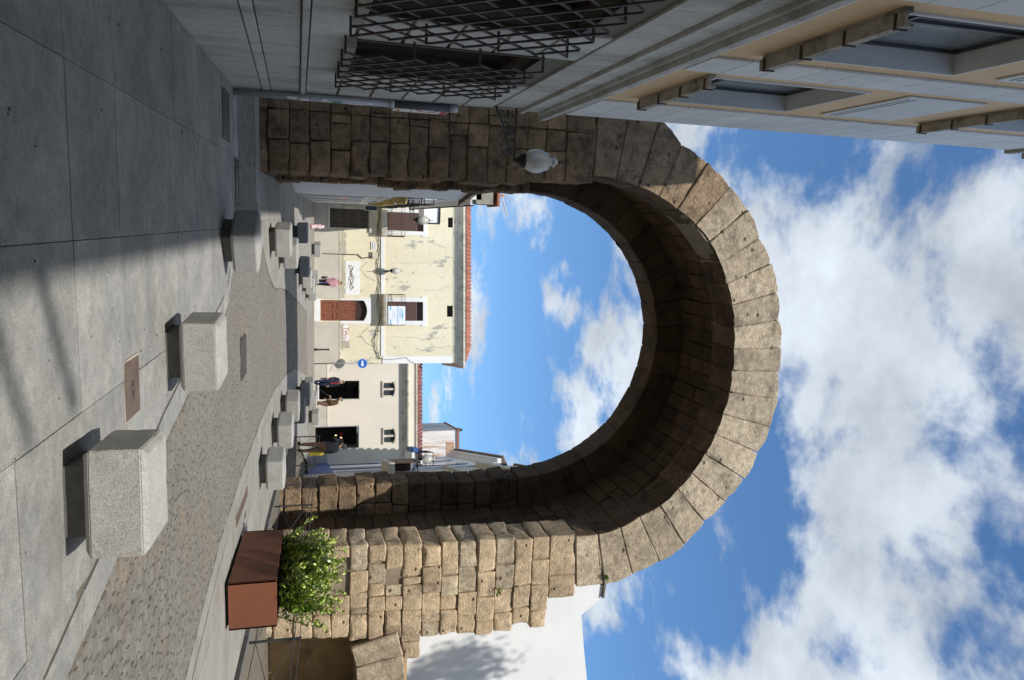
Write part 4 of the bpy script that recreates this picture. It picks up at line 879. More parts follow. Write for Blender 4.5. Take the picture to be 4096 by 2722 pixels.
# tiled roof
def tile_roof(parent, x0, x1, y0, z0, run, rise, mat, w_=.24, hip=0.):
    rf = MB().add([(x0, y0, z0), (x1, y0, z0), (x1 - hip, y0 + run, z0 + rise), (x0, y0 + run, z0 + rise), (x0, y0, z0 - .05), (x1, y0, z0 - .05), (x1, y0 + run * 2, z0 - .05), (x0, y0 + run * 2, z0 - .05), (x1, y0 + run * 2, z0), (x0, y0 + run * 2, z0)], [(0, 1, 2, 3), (4, 5, 1, 0), (1, 5, 6, 8), (3, 2, 8, 9), (1, 8, 2), (0, 3, 9, 7, 4)]).build('roof', mat, parent)
    m = MB(); L_ = math.hypot(run, rise); k = 5; r = w_ * .42
    for s in range(4):
        o = len(m.v); a, b = L_ * s / 4, L_ * (s + 1) / 4 + .05
        for q, t in ((a, .02 * (3 - s) * 0 + .0), (b, -.02)):
            for i in range(k + 1): an = math.pi * i / k; m.v.append((r * math.cos(an), q * run / L_, q * rise / L_ + (r * .8 * math.sin(an)) + (.03 if q == a else 0)))
        for i in range(k): m.f.append((o + i, o + i + 1, o + k + 2 + i, o + k + 1 + i))
        m.f.append(tuple(o + i for i in range(k + 1)))
    me = m.mesh('tile', mat); x = x0 + w_ / 2
    while x < x1 - .05:
        t = link('tile', me, rf); t.location = (x, y0 - .06, z0); t.rotation_euler = (0, 0, random.uniform(-.01, .01)); x += w_
        if hip and x > x1 - hip: t.scale = (1, max(.15, (x1 - x) / hip), max(.15, (x1 - x) / hip))
    return rf
tile_roof(YH, XA, XB + .1, -.3, fz(1858), 1.6, .62, TILE, .235, hip=.8)
# services on the yellow wall
sp = thing('street_sign', 'small white street name plate below the cables on the yellow wall', 'sign', FO + RT * fx(985) - FH * .03 + ZU * fac(1494, 985)[1], -PSI)
MB().box(-.25, .25, -.012, .012, -.15, .15).build('plate', WHITE, sp, bevel=.006); text('lettering', 'CALLE', .11, INK, sp, (.05, -.015, .075), (R(90), 0, 0), .001); MB().box(-.2, -.14, -.015, -.0125, .04, .11).build('crest', RED, sp)
for i in range(9): MB().box(-.2 + i * .045, -.172 + i * .045, -.015, -.0125, -.09, -.02).build('letter_mark', INK, sp)
def cab(pts, r=.018, name='cable'): return MB().tube([(x, y, z) for x, y, z in pts], r, 5).build(name, CABLE, YH)
for k in range(3):
    pts = [(fx(py) , -.05 - .02 * k, fz(1512 + k * 3) + .10 * math.sin(i * 1.7 + k) - (.28 if py > 1330 else 0) * math.sin((py - 1330) / 100 * 3.14 if py > 1330 else 0)) for i, py in enumerate(range(830, 1440, 38))]
    cab(pts, .012)
cab([(fx(1436), -.06, fz(1515)), (fx(1440), -.06, fz(1560)), (fx(1432), -.06, fz(1625)), (fx(1448), -.06, fz(1640)), (fx(1454), -.06, fz(1655))], .014)
cab([(fx(1022), -.04, fz(1290)), (fx(1022), -.04, fz(1432)), (fx(1036), -.04, fz(1448)), (fx(1026), -.04, fz(1500))], .028, 'conduit')
yb('meter_box', CREAMT, fx(1010), fx(1036), -.16, -.001, fz(1489), fz(1510), bevel=.01)
for py in (1350, 1085): cab([(fx(py - 35), -.03, fz(1470)), (fx(py - 8), -.03, fz(1440)), (fx(py + 22), -.03, fz(1465)), (fx(py + 40), -.03, fz(1500))], .006)
# ================================================================== CREAM BAR HOUSE
CH = thing('cream_bar_house', 'low cream house with bar window and door right of the yellow house', 'house', (FO.x, FO.y, HZ), -PSI)
def cb(name, mat, x0, x1, y0, y1, z0, z1, par=None, bevel=0): return bx(name, mat, par or CH, x0, x1, y0, y1, z0, z1, bevel)
V1 = rc(1276, 1437, 1525, 1598); V2 = rc(1258, 1434, 1709, 1795); U1 = rc(1534, 1580, 1529, 1587); U2 = rc(1536, 1581, 1716, 1775); CX0, CX1 = XB + .02, fx(1905); CZ = fz(1607)
quadwall(CX0, CX1, -.6, CZ, [V1, V2, U1, U2], .05, .25, 6).build('wall', CREAM, CH)
zc_ = fz(1308)
for a, b in ((CX0, V1[0]), (V1[1], V2[0] - .06), (V2[1] + .06, CX1)): cb('dado', DADO, a, b, .01, .049, -.6, zc_); cb('dado_cap', CREAMT, a, b, -.005, .049, zc_ + .001, zc_ + .04)
cb('dado', DADO, V1[0], V1[1], .01, .049, -.6, V1[2] - .08)
wn = cb('bar_window', DARKIN, V1[0], V1[1], .9, .95, V1[2], V1[3]); MB().box(V1[0], V1[1], .25, .26, V1[2], V1[3]).build('pane', M('bar_glass', (.012, .014, .014), rough=.05, spec=.4, trans=.85), wn)
cb('sill', WHITE, V1[0] - .06, V1[1] + .06, -.06, .2, V1[2] - .08, V1[2] - .001); cb('window_edge', CREAMT, V1[1] + .001, V1[1] + .07, .02, .049, V1[2], V1[3] + .07); cb('window_edge', CREAMT, V1[0], V1[1], .02, .049, V1[3] + .001, V1[3] + .07)
for (u, v, s, mt) in ((.12, .10, .3, M('orange_chair', (.5, .13, .03))), (.42, .12, .35, M('green_table', (.03, .12, .06))), (.72, .15, .3, WHITE)):
    xx, zz_ = lerp(V1[0], V1[1], u), lerp(V1[2], V1[3], v); MB().box(xx, xx + s, .5, .62, V1[2] + .01, zz_ + s * .45).build('furniture', mt, wn)
BULB = bpy.data.materials.new('lit_bulb'); BULB.use_nodes = True; bb = BULB.node_tree.nodes['Principled BSDF']; bb.inputs['Emission Color'].default_value = (1, .72, .4, 1); bb.inputs['Emission Strength'].default_value = 1.2; bb.inputs['Base Color'].default_value = (.8, .6, .35, 1)
for (u, v) in ((.10, .62), (.28, .60), (.16, .78), (.32, .76), (.08, .9), (.26, .9)): MB().blob((lerp(V1[0], V1[1], u), .6, lerp(V1[2], V1[3], v)), (.055, .055, .08), 8, 6).build('lamp', BULB, wn, True)
dw = cb('bar_door', DARKIN, V2[0], V2[1], 1.6, 1.65, V2[2], V2[3])
ALU = M('aluminium', (.48, .48, .47), rough=.4, metal=.5)
for a, b, c, d in ((V2[0] - .055, V2[0], V2[2] - .1, V2[3] + .055), (V2[1], V2[1] + .055, V2[2] - .1, V2[3] + .055), (V2[0], V2[1], V2[3], V2[3] + .055)): MB().box(a, b, .02, .2, c, d).build('door_frame', ALU, dw)
MB().box(V2[0], V2[1], -.08, .3, V2[2] - .22, V2[2] - .001).build('door_step', WHITE, dw)
for (u, v) in ((.6, .62), (.48, .5)): MB().blob((lerp(V2[0], V2[1], u), 1.0, lerp(V2[2], V2[3], v)), (.05, .05, .07), 8, 6).build('lamp', BULB, dw, True)
MB().blob((lerp(V2[0], V2[1], .42), 1.05, lerp(V2[2], V2[3], .63)), (.1, .08, .1), 8, 6).build('red_lampshade', RED, dw, True)
for U in (U1, U2):
    wn = cb('upper_window', GLASSD, U[0], U[1], .2, .25, U[2], U[3]); xm_ = (U[0] + U[1]) / 2
    for a, b in ((U[0], U[0] + .06), (xm_ - .06, xm_ + .06), (U[1] - .06, U[1])): MB().box(a, b, .1, .199, U[2], U[3]).build('frame', CREAMT, wn)
    MB().box(U[0] - .05, U[1] + .05, -.03, .1, U[2] - .07, U[2] - .001).build('sill', CREAMT, wn)
    n = 8; MB().prism_y([(U[0] - .04, U[3] - .12)] + [(lerp(U[0], U[1], i / n), U[3] - .11 * (2 * i / n - 1) ** 2) for i in range(n + 1)] + [(U[1] + .04, U[3] - .12), (U[1] + .04, U[3] + .06), (U[0] - .04, U[3] + .06)], .04, .12).build('arched_head', CREAMT, wn)
cb('meter_box', CREAMT, fx(1820), fx(1836), -.02, .049, fz(1465), fz(1492))
for z0, z1, p in ((1607, 1616, .03), (1616, 1622, .12), (1622, 1628, .2), (1628, 1634, .28)): cb('cornice', CREAMT, CX0, CX1, -p, 3, fz(z0), fz(z1) - .002)
cb('parapet', CREAM, CX0, CX1, .02, .3, fz(1634), fz(1664)); cb('parapet_cap', CREAMT, CX0, CX1, -.05, .35, fz(1664) + .001, fz(1669))
tile_roof(CH, CX0, CX1, .36, fz(1667), 1.9, .62, TILED, .23)
strokes('graffiti', [(fx(1470) + .25 * math.sin(i * .9), fz(1318) + .035 * i + .1 * math.cos(i * 1.3)) for i in range(22)], .008, M('pale_blue_spray', (.42, .52, .55)), CH, .045)
# tall rust-streaked wall behind
TB = thing('white_party_wall', 'tall white wall with rust streaks rising behind the cream house roof', 'house', FO + FH * 6 + ZU * HZ, -PSI); k6 = (FD + 6) / FD
a0, a1 = fx(1732) * k6, fx(1845) * k6; zt2 = (fac(1828, 1785)[1] - CAMH) * k6 + CAMH - HZ
bx('wall', M('streaked_white', (.76, .73, .69), (.68, .62, .56), 1.2, .92, .1, 40, stain=(.46, .29, .19), sts=1.3, stretch=(2.2, 2.2, .3), slo=.5, shi=.66), TB, a0, a1, 0, 5, -1, zt2)
rust = bx('coping', TILE, TB, a0 - .05, a1 + .05, -.1, 5.1, zt2 + .001, zt2 + .14); bx('brick_patch', M('exposed_brick', (.42, .22, .12), (.5, .38, .25), 6, .9), TB, a1 - 1.1, a1 - .05, -.02, -.001, zt2 - .75, zt2 - .2)
bx('chimney', M('chimney_brown', (.2, .14, .09), (.12, .09, .06), 5, .9), TB, a0 - .0, a0 + .28, 1, 1.4, zt2 + .141, zt2 + .42); bx('chimney_pot', BLACK, TB, a0 + .05, a0 + .2, 1.1, 1.3, zt2 + .421, zt2 + .6)
# sign pole with blue arrow disc
bp_ = FO + RT * fx(1453) - FH * .75
AP = thing('traffic_sign', 'round blue sign with white arrow on a grey pole at the yellow house corner', 'sign', (bp_.x, bp_.y, gz(bp_.x, bp_.y)), -PSI)
MB().tube([(0, 0, 0), (-.03, 0, 3.05)], .032, 10).build('pole', STEEL, AP, True)
m = MB(); m.lathe([(.285, -.006), (.29, 0), (.285, .006)], n=28); m.v = [(x, z - .045, y + 2.72) for x, y, z in m.v]; m.build('disc', SIGNB, AP)
rg_ = MB()
for i in range(28):
    a, b = 2 * math.pi * i / 28, 2 * math.pi * (i + 1) / 28; rg_.add([(r_ * math.cos(t), y_, 2.72 + r_ * math.sin(t)) for t in (a, b) for r_ in (.265, .284) for y_ in (-.056, -.0515)], [(0, 2, 6, 4), (0, 4, 5, 1), (2, 3, 7, 6)])
rg_.build('rim', WHITE, AP)
MB().prism_y([(-.17, 2.67), (.03, 2.67), (.03, 2.60), (.19, 2.72), (.03, 2.84), (.03, 2.77), (-.17, 2.77)], -.058, -.0515).build('arrow', WHITE, AP)
bp_ = FO + RT * fx(1398) - FH * .7
BO = thing('bollard_post', 'slim black bollard against the yellow house dado', 'bollard', (bp_.x, bp_.y, gz(bp_.x, bp_.y)), -PSI)
MB().lathe([(.07, 0), (.07, .12), (.05, .16), (.045, .75)], n=12).build('shaft', BLACK, BO, True); MB().lathe([(.055, .752), (.055, .8), (.03, .86)], n=12).build('cap', BLACK, BO, True)
lamp('glass globe lamp fixed to the front of the yellow house', FO + RT * fx(1086) - FH * .02 + ZU * fac(1552, 1086)[1], -PSI - R(90), arm=.55)
# ================================================================== LEFT SIDE OF THE STREET beyond the arch
LS = thing('white_shop_row', 'shaded white house row with shop doors on the left beyond the arch', 'house', (-.86, 28.5, gz(-.86, 28.5)))
def lw(m, name, mat, par=LS, **k): o = m.build(name, mat, par, **k); return wp(o) if par is LS else o
ZE = 7.35
lw(MB().prism_z([(-1.75, 21.9), (-.86, 28.5), (-.86, 46.0), (-6, 46.0), (-6, 21.9)], 0, ZE), 'wall', WWALL)
lw(MB().box(-5.5, -.9, 29.2, 46, ZE + .001, 8.3), 'upper_wall', WWALL)
for i, (ya, yb_) in enumerate(((29.9, 31.6), (34.0, 36.2), (38.6, 40.6))):
    g0 = gz(-.86, ya); s = lw(MB().box(-.9, -.845, ya, yb_, g0 - .1, g0 + 2.45), 'shop_door', GLASSD)
    for nm, mt, q in (('frame', WHITE, (ya - .12, ya, g0 - .1, g0 + 2.6)), ('frame', WHITE, (yb_, yb_ + .12, g0 - .1, g0 + 2.6)), ('frame', WHITE, (ya, yb_, g0 + 2.45, g0 + 2.6)), ('red_panel', RED, (ya + .06, yb_ - .06, g0 + 1.55, g0 + 1.9)), ('dark_panel', BLACK, (ya + .06, yb_ - .06, g0 + .4, g0 + 1.52)), ('shop_sign', WHITE, (ya - .1, yb_ + .1, g0 + 2.75, g0 + 3.3))):
        MB().box(-.844 if 'panel' in nm else -.88, -.80 if nm == 'shop_sign' else (-.81 if nm == 'frame' else -.825), *q).build(nm, mt, s)
    MB().box(-.799, -.795, ya + .2, yb_ - .3, g0 + 2.9, g0 + 3.1).build('sign_lettering', RED if i == 0 else INK, s)
for i in range(4):
    ya = 28.9 + i * 3.6; b = lw(MB().box(-.859, -.62, ya, ya + 2.3, 5.36, 5.46), 'balcony', YELP, bevel=.02)
    for k in range(3): MB().prism_y([(-.859, 5.05), (-.859, 5.359), (-.64, 5.359)], ya + .2 + k * .85, ya + .34 + k * .85).build('bracket', YELP, b)
    rl = MB()
    for zz_ in (5.55, 6.0, 6.45): rl.tube([(-.64, ya + .03, zz_), (-.64, ya + 2.27, zz_)], .018, 5); rl.tube([(-.64, ya + .03, zz_), (-.86, ya + .03, zz_)], .018, 5); rl.tube([(-.64, ya + 2.27, zz_), (-.86, ya + 2.27, zz_)], .018, 5)
    for k in range(15): yy = lerp(ya + .03, ya + 2.27, k / 14); rl.tube([(-.64, yy, 5.46), (-.64, yy, 6.45)], .012, 4)
    rl.build('railing', BLACK, b); MB().box(-.9, -.852, ya + .6, ya + 1.7, 5.49, 7.2).build('balcony_door', GLASSD, b)
ev = lw(MB().box(-.899, -.70, 29.3, 46, 7.9, 8.02), 'eave', WHITE); MB().box(-.70, -.66, 29.3, 46, 7.89, 8.04).build('gutter', BLACK, ev)
er = lw(MB().prism_y([(-6, ZE + .002), (-1.0, ZE + .002), (-.98, ZE + .1), (-6, ZE + .5)], 21.9, 29.2), 'lower_roof', TILEG)
for k in range(26):
    yy = 22.1 + k * .27; xx = lerp(-1.72, -.85, (yy - 21.9) / 6.6); MB().tube([(xx + .16, yy, ZE + .05), (xx - .6, yy, ZE + .22)], .085, 7).build('tile', TILEG, er)
lw(MB().prism_x([(29.2, 8.1), (30.8, 8.1), (30.8, 8.9), (29.2, 8.75)], -2.4, -.75), 'parapet', CONC); lw(MB().box(-2.45, -.68, 29.15, 30.9, 8.91, 9.0), 'parapet_cap', TILE)
pB0, pB1 = onY(1697, 822, 43.5), onY(1752, 893, 43.5)
by = lw(MB().box(-.859, pB1.x, 43.5, 45.6, pB0.z, pB1.z), 'bay', WWALL); MB().box(pB1.x + .001, pB1.x + .08, 43.45, 45.7, pB0.z - .02, pB1.z + .1).build('bay_edge', BLACK, by); MB().box(-.85, pB1.x, 43.45, 45.7, pB1.z + .001, pB1.z + .12).build('bay_roof', BLACK, by)
s0, s1 = onY(1457, 821, 37.5), onY(1510, 846, 37.5)
LSB = thing('projecting_light_box', 'small dark projecting light box sign on the left wall', 'sign', (-.86, 37.5, s0.z)); wd_ = s1.x + .5
MB().box(s0.x + .86, s1.x + .86, -.12, .12, 0, s1.z - s0.z).build('case', CREAMT, LSB, bevel=.02); MB().box(s0.x + .90, s1.x + .82, -.13, -.1205, .05, s1.z - s0.z - .05).build('screen', M('dim_screen', (.05, .075, .085), rough=.2), LSB); MB().box(0, s0.x + .86, -.02, .02, .2, .25).build('arm', STEEL, LSB)
lp = onY(1655, 880, 34.0); lamp('glass globe lamp hanging over the street on the left beyond the arch', (-.85, 34.0, lp.z), 0, arm=lp.x + .85)
# antenna on the left roof
an = onY(1905, 757, 30.0)
AN = thing('roof_antenna', 'orange and white television antenna on a leaning mast against the sky', 'antenna', (-1.2, 30.0, 8.99))
aw = lambda px, py: onY(px, py, 30.0) - Vector((-1.2, 30.0, 8.99))
p1 = aw(2008, 780); ANM = M('antenna_metal', (.62, .55, .5), rough=.5, metal=.3); ANO = M('antenna_orange', (.65, .28, .10), rough=.5)
MB().tube([(-.0, 0, 0), p1], .02, 6).build('mast', ANM, AN)
b0, b1 = aw(2008, 779), aw(2028, 866); MB().tube([b0, b1], .016, 6).build('boom', ANM, AN); b2, b3 = aw(2014, 800), aw(2018, 868); MB().tube([aw(2006, 800), aw(2015, 860)], .012, 6).build('boom', ANM, AN)
for (u0, u1, v0, v1) in ((1974, 816, 2003, 792), (1989, 801, 2006, 783), (2050, 796, 2020, 781), (2043, 804, 2016, 791), (2036, 812, 2016, 803)): MB().tube([aw(u0, u1), aw(v0, v1)], .014, 6).build('element', ANM, AN)
for k in range(7): q = b0.lerp(b1, .35 + k * .1); MB().tube([q + Vector((-.0, -.22, 0)), q + Vector((0, .22, 0))], .008, 5).build('director', ANM, AN)
q = aw(2012, 783); MB().box(q.x - .05, q.x + .05, q.y - .05, q.y + .05, q.z - .05, q.z + .05).build('dipole_box', ANO, AN)
# ================================================================== RIGHT SIDE beyond the arch
RD = math.atan2(.968, .25)
RH = thing('blue_trimmed_house', 'white house with blue dado, arched windows and blue balcony, right beyond the arch', 'house', (11.72, 35.86, 2.05), RD)
def rbx(name, mat, x0, x1, y0, y1, z0, z1, par=None, bevel=0): return bx(name, mat, par or RH, x0, x1, y0, y1, z0, z1, bevel)
rbx('wall', WWALL, .3, 13, -5, 0, -.8, 9.2); rbx('dado', BLUEP, .3, 13, .001, .03, -.8, 1.25)
def arched(par, x0, x1, z0, z1, y, mat, name):
    n = 10; c_ = (x0 + x1) / 2; r_ = (x1 - x0) / 2; pts = [(x0, z0), (x1, z0)] + [(c_ + r_ * math.cos(math.pi * i / n), z1 - r_ + r_ * math.sin(math.pi * i / n)) for i in range(n + 1)]
    return MB().prism_y(pts, y, y + .02).build(name, mat, par)
for x in (3.2, 7.4):
    for z0, z1 in ((1.3, 4.1), (5.6, 8.2)): f_ = arched(RH, x - .15, x + 1.35, z0 - .05, z1 + .15, .0, BLUEP, 'window'); arched(f_, x, x + 1.2, z0, z1, .021, GLASSD, 'pane')
b = rbx('balcony', WHITE, 2.6, 5.2, .001, .75, 5.2, 5.34); rl = MB()
for zz_ in (5.45, 5.9, 6.3): rl.tube([(2.65, .72, zz_), (5.15, .72, zz_)], .02, 5); rl.tube([(2.65, .72, zz_), (2.65, 0, zz_)], .02, 5)
for k in range(14): xx = lerp(2.65, 5.15, k / 13); rl.tube([(xx, .72, 5.34), (xx, .72, 6.3)], .012, 4)
rl.build('railing', BLACK, b); MB().box(2.7, 3.7, .75, .98, 5.28, 5.55).build('flower_trough', BLUEP, b); MB().box(3.9, 5.1, .75, .98, 5.28, 5.55).build('flower_trough', BLUEP, b)
rbx('drainpipe', WHITE, .32, .46, .001, .12, 1.3, 9.2); 
for z0, z1, p in ((8.9, 9.1, .2), (9.1, 9.3, .4)): rbx('cornice', WHITE, .3, 13, -5, p, z0, z1 - .002)
rf = MB().prism_x([(-5, 9.3), (.45, 9.3), (.45, 9.36), (-2, 10.3), (-5, 10.3)], .3, 13).build('roof', TILEG, RH)
for k in range(40): xx = .45 + k * .31; MB().tube([(xx, .5, 9.38), (xx, -2, 10.33)], .09, 6).build('tile', TILEG, rf)
RN = thing('beige_corner_house', 'beige house with brown balcony panel just visible past the right jamb', 'house', (11.72, 35.86, 2.05), RD)
def rn(name, mat, *q, par=None): return bx(name, mat, par or RN, *q)
rn('wall', BEIGE, -9.5, .28, -1.6, .02, -1.4, 9.9); rn('cornice', CREAMT, -9.5, .29, .021, .3, 8.0, 8.3); rn('cornice', CREAMT, -9.5, .29, .021, .16, 6.4, 6.6); rn('coping', TILEG, -9.55, .3, -1.7, .12, 9.901, 10.05)
bp2 = rn('balcony', CREAMT, -3.6, -.4, .021, .6, 3.35, 3.6); MB().box(-3.6, -.4, .56, .6, 3.601, 4.7).build('panel', BROWNP, bp2); MB().box(-.44, -.4, .03, .56, 3.601, 4.7).build('panel', BROWNP, bp2); MB().box(-3.65, -.35, .5, .64, 4.701, 4.78).build('rail', WHITE, bp2)
lp = onY(1672, 1838, 33.0); lamp('glass globe lamp on the right wall beyond the arch', (lp.x + .72, 33.0, lp.z), R(180), arm=.72)

# ================================================================== HOUSES added outside the view, behind and to the right, to cut skylight
def plain_house(label, loc, rz, wdt, dep, h, mat):
    t = thing('added_blocker_house', label, 'house', loc, rz)
    holes = [(x, x + 1.1, z, z + 1.7) for z in (1.0, 4.3, 7.6, 10.4) if z + 2.4 < h for x in [1.2 + 2.8 * k for k in range(int((wdt - 2) / 2.8))]]
    quadwall(0, wdt, -1.5, h, holes, 0, .2, dep).build('wall', mat, t)
    for a, b, c, d in holes: f_ = bx('window', SHUT, t, a, b, .15, .2, c, d); MB().box(a - .06, b + .06, -.08, .15, c - .08, c - .001).build('sill', WHITE, f_)
    bx('cornice', CREAMT, t, -.2, wdt + .2, -.3, .3, h + .001, h + .25)
    MB().prism_x([(-.35, h + .251), (dep, h + .251), (dep, h + 1.0), (dep / 2, h + 1.9)], -.2, wdt + .2).build('roof', TILE, t)
plain_house('unseen ochre plastered house added behind the viewpoint to cut skylight', (14, -9, gz(0, -9)), R(180), 24, 9, 12.6, BEIGE)
plain_house('unseen cream plastered house added right of the street to cut skylight', (9.4, 9.0, gz(9, 0)), R(-90), 17, 9, 13.2, CREAM)
# ================================================================== PEOPLE
SKIN = M('skin', (.50, .30, .22), rough=.6)
def person(name, label, loc, heading, H, J, mats, hair, bald=False, hairlen=.0):
    """J: joint table name -> (x,y,z) in units of height, facing -y; builds one skinned body"""
    t = thing('person', label, 'person', loc, heading)
    base = {'pel': (0, 0, .53), 'sp': (0, 0, .62), 'ch': (0, .0, .73), 'nk': (0, .0, .835), 'hd': (0, -.012, .885), 'tp': (0, -.01, .945),
            'sl': (.105, .0, .80), 'el': (.135, .02, .635), 'wl': (.13, -.03, .49), 'hl': (.128, -.04, .455), 'sr': (-.105, .0, .80), 'er': (-.135, .02, .635), 'wr': (-.13, -.03, .49), 'hr': (-.128, -.04, .455),
            'pl': (.052, 0, .49), 'kl': (.058, -.01, .275), 'al': (.058, .015, .045), 'tl': (.065, -.075, .018), 'pr': (-.052, 0, .49), 'kr': (-.058, -.01, .275), 'ar': (-.058, .015, .045), 'tr': (-.065, -.075, .018)}
    base.update(J); rad = {'pel': .085, 'sp': .082, 'ch': .09, 'nk': .035, 'hd': .052, 'tp': .046, 'sl': .045, 'el': .033, 'wl': .022, 'hl': .024, 'sr': .045, 'er': .033, 'wr': .022, 'hr': .024, 'pl': .062, 'kl': .044, 'al': .03, 'tl': .024, 'pr': .062, 'kr': .044, 'ar': .03, 'tr': .024}
    fl = mats.get('fat', 1.0)
    E_ = [('pel', 'sp', 'top'), ('sp', 'ch', 'top'), ('ch', 'nk', 'top'), ('nk', 'hd', 'skin'), ('hd', 'tp', 'skin'), ('ch', 'sl', 'top'), ('sl', 'el', 'top'), ('el', 'wl', 'top'), ('wl', 'hl', 'skin'), ('ch', 'sr', 'top'), ('sr', 'er', 'top'), ('er', 'wr', 'top'), ('wr', 'hr', 'skin'), ('pel', 'pl', 'leg'), ('pl', 'kl', 'leg'), ('kl', 'al', 'leg'), ('al', 'tl', 'shoe'), ('pel', 'pr', 'leg'), ('pr', 'kr', 'leg'), ('kr', 'ar', 'leg'), ('ar', 'tr', 'shoe')]
    ks = list(base); P = {k: Vector(base[k]) * H for k in ks}
    me = bpy.data.meshes.new('body_skeleton'); me.from_pydata([P[k] for k in ks], [(ks.index(a), ks.index(b)) for a, b, _ in E_], [])
    o = bpy.data.objects.new('body_skeleton', me); C.objects.link(o); md = o.modifiers.new('skin', 'SKIN'); md.use_smooth_shade = True
    for i, k in enumerate(ks):
        sv = me.skin_vertices[0].data[i]; r = rad[k] * H * (fl if k in ('pel', 'sp', 'ch', 'pl', 'pr') else 1); sv.radius = (r * (1.15 if k in ('ch', 'sp', 'pel') else 1), r * (.85 if k in ('ch', 'sp', 'pel') else 1)); sv.use_root = k == 'pel'
    ss = o.modifiers.new('sub', 'SUBSURF'); ss.levels = 1; ss.render_levels = 1
    dg = bpy.context.evaluated_depsgraph_get(); bm_ = bpy.data.meshes.new_from_object(o.evaluated_get(dg)); bpy.data.objects.remove(o)
    bm_.materials.clear(); idx = {}
    for i, k in enumerate(('top', 'leg', 'skin', 'shoe')): bm_.materials.append(mats.get(k, SKIN)); idx[k] = i
    for p in bm_.polygons:
        c_ = p.center; best = None
        for a, b, pt in E_:
            A, B = P[a], P[b]; d = B - A; u = max(0, min(1, (c_ - A).dot(d) / d.length_squared)); dist = (c_ - A - d * u).length - (rad[a] + (rad[b] - rad[a]) * u) * H * .9
            if best is None or dist < best[0]: best = (dist, pt)
        k = best[1]
        if k == 'top' and c_.z < (base['pel'][2] - mats.get('hem', .02)) * H: k = 'leg'
        p.material_index = idx[k]; p.use_smooth = True
    body = link('body', bm_, t)
    hc = (P['hd'] + P['tp']) / 2; fwd = mats.get('look', Vector((0, -1, 0))); rgt = fwd.cross(ZU)
    if not bald: pass
    hm = MB().blob(hc - fwd * .012 * H + ZU * .014 * H, (.058 * H, .06 * H, .062 * H), 10, 8)
    hm.v = [v for v in hm.v]; o = hm.build('hair', hair, t, True)
    m2 = o.data; bmh = bmesh.new(); bmh.from_mesh(m2)
    kill = [v for v in bmh.verts if (v.co - hc).dot(fwd) > .022 * H - hairlen * .0 and (v.co.z - hc.z) < .045 * H or (v.co.z - hc.z) < (-.02 - hairlen) * H]
    bmesh.ops.delete(bmh, geom=kill, context='VERTS'); bmh.to_mesh(m2); bmh.free()
    MB().loft([hc + fwd * .05 * H + rgt * .007 * H - ZU * .012 * H, hc + fwd * .05 * H - rgt * .007 * H - ZU * .012 * H, hc + fwd * .046 * H + ZU * .012 * H], [hc + fwd * .066 * H + rgt * .004 * H - ZU * .010 * H, hc + fwd * .066 * H - rgt * .004 * H - ZU * .010 * H, hc + fwd * .052 * H + ZU * .01 * H]).build('nose', SKIN, t)
    for s in (-1, 1):
        MB().blob(hc + fwd * .047 * H + rgt * s * .018 * H + ZU * .008 * H, (.006 * H, .006 * H, .004 * H), 6, 4).build('eye', BLACK, t); MB().blob(hc + rgt * s * .052 * H, (.008 * H, .012 * H, .018 * H), 6, 5).build('ear', SKIN, t, True)
    MB().blob(hc + fwd * .05 * H - ZU * .026 * H, (.014 * H, .006 * H, .004 * H), 6, 4).build('mouth', M('lips', (.35, .13, .11)), t)
    for hnd, wr in (('hl', 'wl'), ('hr', 'wr')):
        d = (P[hnd] - P[wr]).normalized(); sd = d.cross(fwd); sd = sd.normalized() if sd.length > .1 else d.cross(ZU).normalized(); fm = MB(); q = P[hnd] + d * .01 * H
        for i, ln in enumerate((.035, .042, .045, .038)): st_ = q + sd * (i - 1.5) * .0105 * H; fm.tube([st_, st_ + d * ln * .55 * H, st_ + d * ln * .9 * H + fwd * .012 * H], .0052 * H, 5, .004 * H)
        fm.tube([P[wr] + d * .012 * H + sd * .018 * H, P[wr] + d * .03 * H + sd * .034 * H, P[hnd] + d * .022 * H + sd * .036 * H], .0058 * H, 5, .0045 * H); fm.build('fingers', SKIN, t, True)
    return t, P
def pm(n, c): return M(n, c, rough=.85)
def place(py, Y): p = onY(1250, py, Y); return (p.x, Y, gz(p.x, Y) + .004)
pk = dict(top=pm('pink_cardigan', (.50, .27, .33)), leg=pm('black_trousers', (.015, .016, .02)), shoe=pm('dark_shoe', (.02, .018, .016)), hem=.03, fat=1.12, look=Vector((-.35, -.94, 0)).normalized())
t, P = person('person', 'person in pink cardigan and black trousers standing before the yellow wall', place(1130, 40.6), R(-35), 1.62, {'el': (.15, -.02, .65), 'wl': (.09, -.12, .60), 'hl': (.05, -.13, .60), 'er': (-.16, .02, .66), 'wr': (-.13, -.06, .53), 'hr': (-.13, -.07, .50)}, pk, pm('blonde_hair', (.36, .22, .09)), hairlen=.03)
MB().box(-.30, -.20, -.12, -.02, .55, .85).build('dark_bag', BLACK, t, bevel=.02); MB().tube([(.10, -.2, .92), (.16, -.18, .0)], .012, 6).build('purple_umbrella', M('purple_cloth', (.22, .16, .5)), t)
dk = dict(top=pm('navy_jacket', (.022, .026, .045)), leg=pm('dark_jeans', (.012, .022, .055)), shoe=pm('black_shoe', (.015, .013, .012)), hem=.03, fat=1.1)
t, P = person('person', 'person in dark jacket with red lining walking past the bar window', place(1530, 42.8), R(10), 1.72, {'kl': (.06, -.06, .28), 'al': (.05, .06, .06), 'tl': (.055, -.02, .015), 'kr': (-.055, -.03, .275), 'ar': (-.06, -.10, .045), 'tr': (-.062, -.18, .02), 'el': (.15, .04, .64), 'wl': (.14, .0, .50), 'hl': (.14, -.01, .465)}, dk, pm('thin_grey_hair', (.42, .36, .32)))
